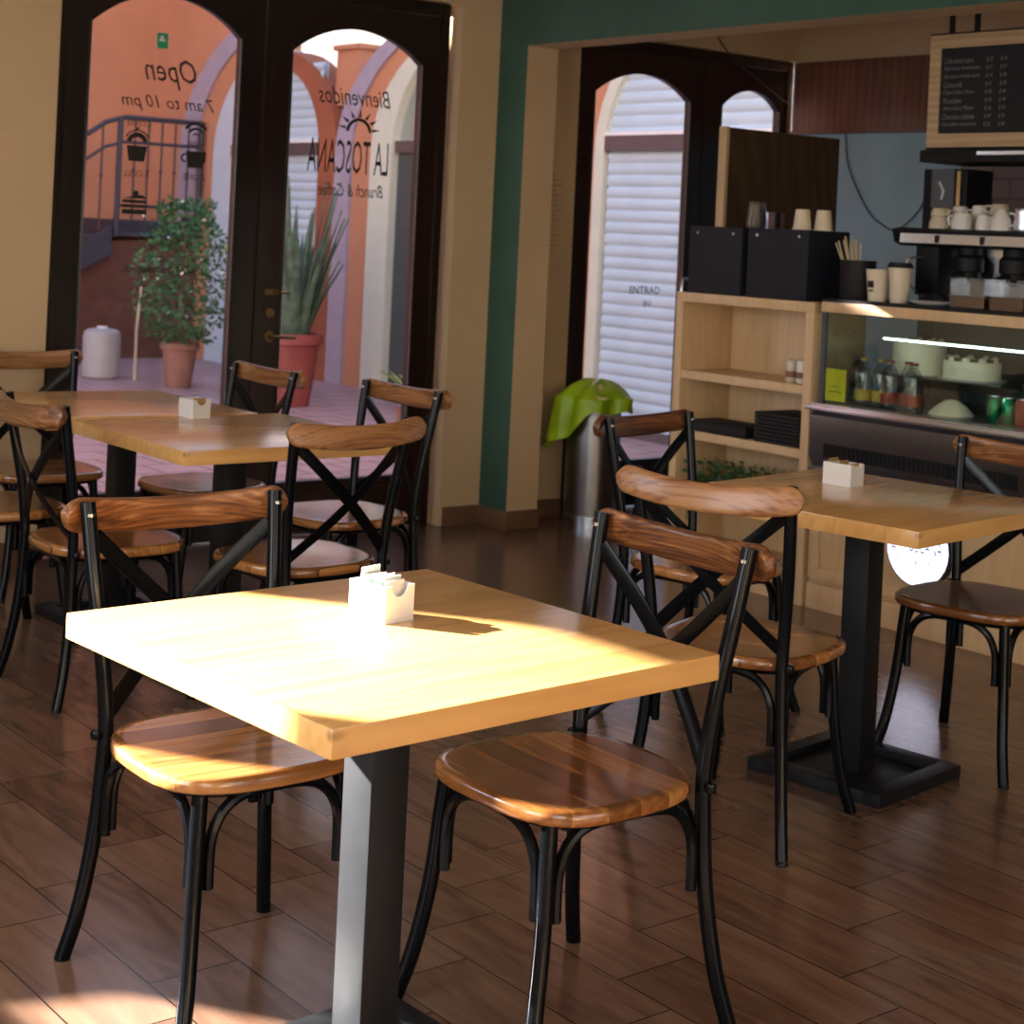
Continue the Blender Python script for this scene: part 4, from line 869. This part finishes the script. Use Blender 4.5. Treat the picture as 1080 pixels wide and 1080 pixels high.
ZT = 1.5125; hr = math.radians(-90)
mug(5.50, 4.165, ZT, .040, .050, M_ceramic2, 'cream cup at the left end of the espresso machine top, lower of the stacked two', True, ha=hr)
mug(5.50, 4.165, ZT + .0505, .034, .032, M_ceramic2, 'cream cup at the left end of the espresso machine top, upper of the stacked two', True, ha=hr)
mug(5.60, 4.14, ZT, .038, .095, M_ceramic, 'white mug in the back row on the espresso machine, leftmost there', True, ha=2.6)
mug(5.50, 4.055, ZT, .042, .066, M_ceramic, 'ribbed white cup second from left on the espresso machine', True, .82, ha=1.7)
mug(5.60, 4.045, ZT, .040, .10, M_ceramic, 'white mug in the back row on the espresso machine, middle', True, ha=1.9)
mug(5.60, 3.955, ZT, .042, .060, M_ceramic2, 'cream mug in the back row on the espresso machine, lower of a stack', True, ha=2.2)
mug(5.60, 3.955, ZT + .0605, .040, .046, M_ceramic2, 'cream mug in the back row on the espresso machine, upper of a stack', True, ha=2.2)
mug(5.50, 3.955, ZT, .032, .060, M_ceramic, 'small white cup between ribbed cup and tall mug on the espresso machine', True, ha=hr)
mug(5.50, 3.875, ZT, .044, .084, M_ceramic, 'tall tapering white mug upside down on the espresso machine', True, .45, ha=hr)
t = thing('milk_pitcher', 'small chrome milk pitcher on the espresso machine', 'pitcher', (5.50, 3.775, ZT)); b = MB(); b.lathe([(.034, 0), (.036, .01), (.030, .07), (.033, .085), (.031, .085), (.03, .01), (0, .008)], (5.5, 3.775, ZT), 20); b.build('body', M_chrome, t)
b = MB(); b.tube([(5.50, 3.745, ZT + .075), (5.50, 3.715, ZT + .07), (5.50, 3.715, ZT + .025), (5.50, 3.745, ZT + .015)], .004, 8, smooth_n=3); b.build('handle', M_chrome, t)
b = MB(); b.lathe([(.04, 0), (.042, .09), (.03, .105), (0, .107)], (5.6, 3.70, ZT), 18); t = thing('black_canister', 'black canister behind the chrome pitcher on the espresso machine', 'canister', (5.6, 3.70, ZT)); b.build('body', M_black, t); b = MB(); b.lathe([(.012, .107), (.012, .13), (0, .135)], (5.6, 3.70, ZT), 10); b.build('knob', M_chrome, t)
# saucer, glass jar
t = thing('saucer', 'white dish with dark beans on the counter in front of the espresso machine', 'dish', (5.19, 3.93, ZC)); b = MB(); b.lathe([(.05, 0), (.095, .013), (.098, .016), (.05, .006), (0, .005)], (5.19, 3.94, ZC), 28); b.build('plate', M_white, t)
b = MB(); rnd = random.Random(3)
for k in range(16): b.lathe([(0, -.003), (.006, 0), (0, .004)], (5.19 + rnd.uniform(-.04, .04), 3.92 + rnd.uniform(-.05, .05), ZC + .011), 6)
o = b.build('beans', M_choc, t); o['kind'] = 'stuff'
t = thing('glass_canister', 'square glass canister half full of ground coffee on the counter', 'canister', (5.18, 3.745, ZC)); b = MB(); b.box(5.12, 5.24, 3.665, 3.815, ZC, ZC + .006); b.box(5.12, 5.124, 3.665, 3.815, ZC + .006, ZC + .105); b.box(5.236, 5.24, 3.665, 3.815, ZC + .006, ZC + .105); b.box(5.124, 5.236, 3.665, 3.669, ZC + .006, ZC + .105); b.box(5.124, 5.236, 3.811, 3.815, ZC + .006, ZC + .105); b.build('jar', M_clear, t)
b = MB(); b.box(5.125, 5.235, 3.67, 3.81, ZC + .006, ZC + .042); b.build('coffee_fill', M_coffee, t)
b = MB(); b.box(5.118, 5.242, 3.663, 3.817, ZC + .105, ZC + .113); b.build('lid', M_clear, t)
t = thing('glass_canister', 'square glass canister of brown sugar at the right edge of the counter', 'canister', (5.18, 3.57, ZC)); b = MB(); b.box(5.12, 5.24, 3.50, 3.645, ZC, ZC + .105); b.build('jar', M_clear, t); b = MB(); b.box(5.125, 5.235, 3.505, 3.64, ZC + .004, ZC + .05); b.build('fill', M_coffee, t)
# wooden divider panel behind the shelf unit
t = thing('divider_panel', 'dark wooden partition board with a small cutout behind the black boxes', 'partition', (6.15, 5.6, 0))
x0, x1 = 5.745, 6.56; ya, yb = 5.60, 5.625
b = MB(); b.box(x0 + .02, 6.045, ya, yb, 0, 1.965); b.box(6.18, x1, ya, yb, 0, 1.965); b.box(6.045, 6.18, ya, yb, 0, 1.48); b.box(6.045, 6.18, ya, yb, 1.575, 1.965); b.build('board', M_panelwood, t)
b = MB(); b.box(x0, x0 + .02, ya - .005, yb + .02, 0, 1.968); b.build('edge_strip', M_birch, t)
# back counter, tall black cabinet, chalkboard
t = thing('back_counter', 'dark back counter behind the coffee machine', 'counter', (6.6, 3.6, 0)); b = MB(); b.box(6.28, 6.80, 2.2, 4.95, 0, .88); b.build('body', M_black, t); b = MB(); b.box(6.25, 6.82, 2.2, 4.97, .88, .91); b.build('worktop', M_darkwood, t)
t = thing('glass_cabinet', 'narrow black cabinet with a glazed picture under the chalkboard', 'cabinet', (6.4, 4.745, .91))
b = MB(); b.box(6.31, 6.50, 4.635, 4.875, .91, 1.80); b.build('case', M_black, t, bevel=.003)
b = MB(); b.box(6.302, 6.31, 4.70, 4.825, 1.62, 1.80); b.build('picture', M_slate, t); b = MB(); b.box(6.30, 6.31, 4.665, 4.685, 1.50, 1.79); b.build('bronze_strip', M_brass, t)
b = MB(); b.tube([(6.30, 4.765, 1.66), (6.30, 4.755, 1.70), (6.30, 4.78, 1.74)], .006, 6); b.build('picture_mark', M_white, t)
t = thing('menu_board', 'chalkboard menu in a pale wooden frame hanging over the counter', 'menu board', (6.0, 4.15, 1.865))
b = MB(); b.box(6.0, 6.03, 3.66, 4.635, 1.865, 2.372); b.build('backing', M_black, t)
b = MB(); fw = .058
b.box(5.985, 6.0, 3.67, 4.622, 1.875, 1.875 + fw); b.box(5.985, 6.0, 3.67, 4.622, 2.362 - fw, 2.362); b.box(5.985, 6.0, 4.622 - fw, 4.622, 1.875 + fw, 2.362 - fw); b.box(5.985, 6.0, 3.67, 3.67 + fw, 1.875 + fw, 2.362 - fw); b.build('wood_frame', M_boardframe, t)
b = MB(); b.box(5.992, 6.0, 3.67 + fw, 4.622 - fw, 1.875 + fw, 2.362 - fw); b.build('chalkboard', M_chalkb, t)
def mpz(u, v): return (5.9912, u, v)
lines = ['Cafe americano', 'Espresso americano', 'Espresso cortado leche', 'Camomila', 'Capuchino Oreo', 'Mocachino', 'Americano Mayor', 'Chocolate caliente', 'Chocolate espumoso']
wid = [.150, .185, .185, .095, .160, .095, .165, .165, .175]
for k, (tx, wd_) in enumerate(zip(lines, wid)):
    z = 2.236 - k * .0345
    lettering(tx, mpz, 4.548, 4.548 - wd_, z, z + .024, M_chalk, t, shear=.25)
    lettering('$ %d' % (28 + 3 * k), mpz, 4.333, 4.300, z, z + .02, M_chalk, t, shear=.2); lettering('$ %d' % (34 + 3 * k), mpz, 4.262, 4.229, z, z + .02, M_chalk, t, shear=.2)
for y in (4.55, 4.42, 3.8): b = MB(); b.box(6.032, 6.04, y - .013, y + .013, 2.2, HC); b.build('strap', M_black, t)
t = thing('shelf_rail', 'black metal shelf rail under the chalkboard', 'shelf', (6.1, 4.1, 1.81)); b = MB(); b.box(5.98, 6.32, 3.5, 4.65, 1.81, 1.862); b.build('rail', M_black, t, bevel=.003); b = MB(); b.box(5.976, 5.98, 3.5, 4.35, 1.84, 1.855); b.build('chrome_strip', M_chrome, t)
# cords and notices
b = MB(); b.tube([(7.162, 6.075, 2.044), (7.162, 6.05, 1.88), (7.162, 5.976, 1.739), (7.162, 5.88, 1.61), (7.162, 5.803, 1.558), (7.162, 5.706, 1.525), (7.162, 5.60, 1.59), (7.162, 5.529, 1.679), (7.162, 5.50, 1.80)], .004, 6, smooth_n=4); tag(b.build('wall_cable', M_cord, base=(7.162, 5.8, 1.52)), 'thin cable hanging in a loop on the blue wall', 'cable')
b = MB(); b.tube([(6.45, 6.43, 2.60), (6.52, 6.43, 2.50), (6.66, 6.43, 2.40), (6.84, 6.43, 2.321), (7.0, 6.43, 2.245), (7.11, 6.43, 2.195)], .004, 6, smooth_n=4); tag(b.build('door_cable', M_cord, base=(6.8, 6.43, 2.2)), 'thin cable strung across the top of the right door', 'cable')
t = thing('wall_notice', 'faded paper notice on the cream wall beside the right door', 'notice', (5.4, 6.438, 1.2))
b = MB(); b.box(5.33, 5.475, 6.436, 6.4395, 1.30, 1.735); b.build('sheet', M_cream, t)
b = MB()
for k in range(16): b.box(5.345, 5.345 + .11 * (0.6 + .4 * ((k * 7) % 5) / 4), 6.4352, 6.436, 1.71 - k * .025, 1.716 - k * .025)
b.build('print', plain('faded_print', (.42, .30, .18), .8), t)
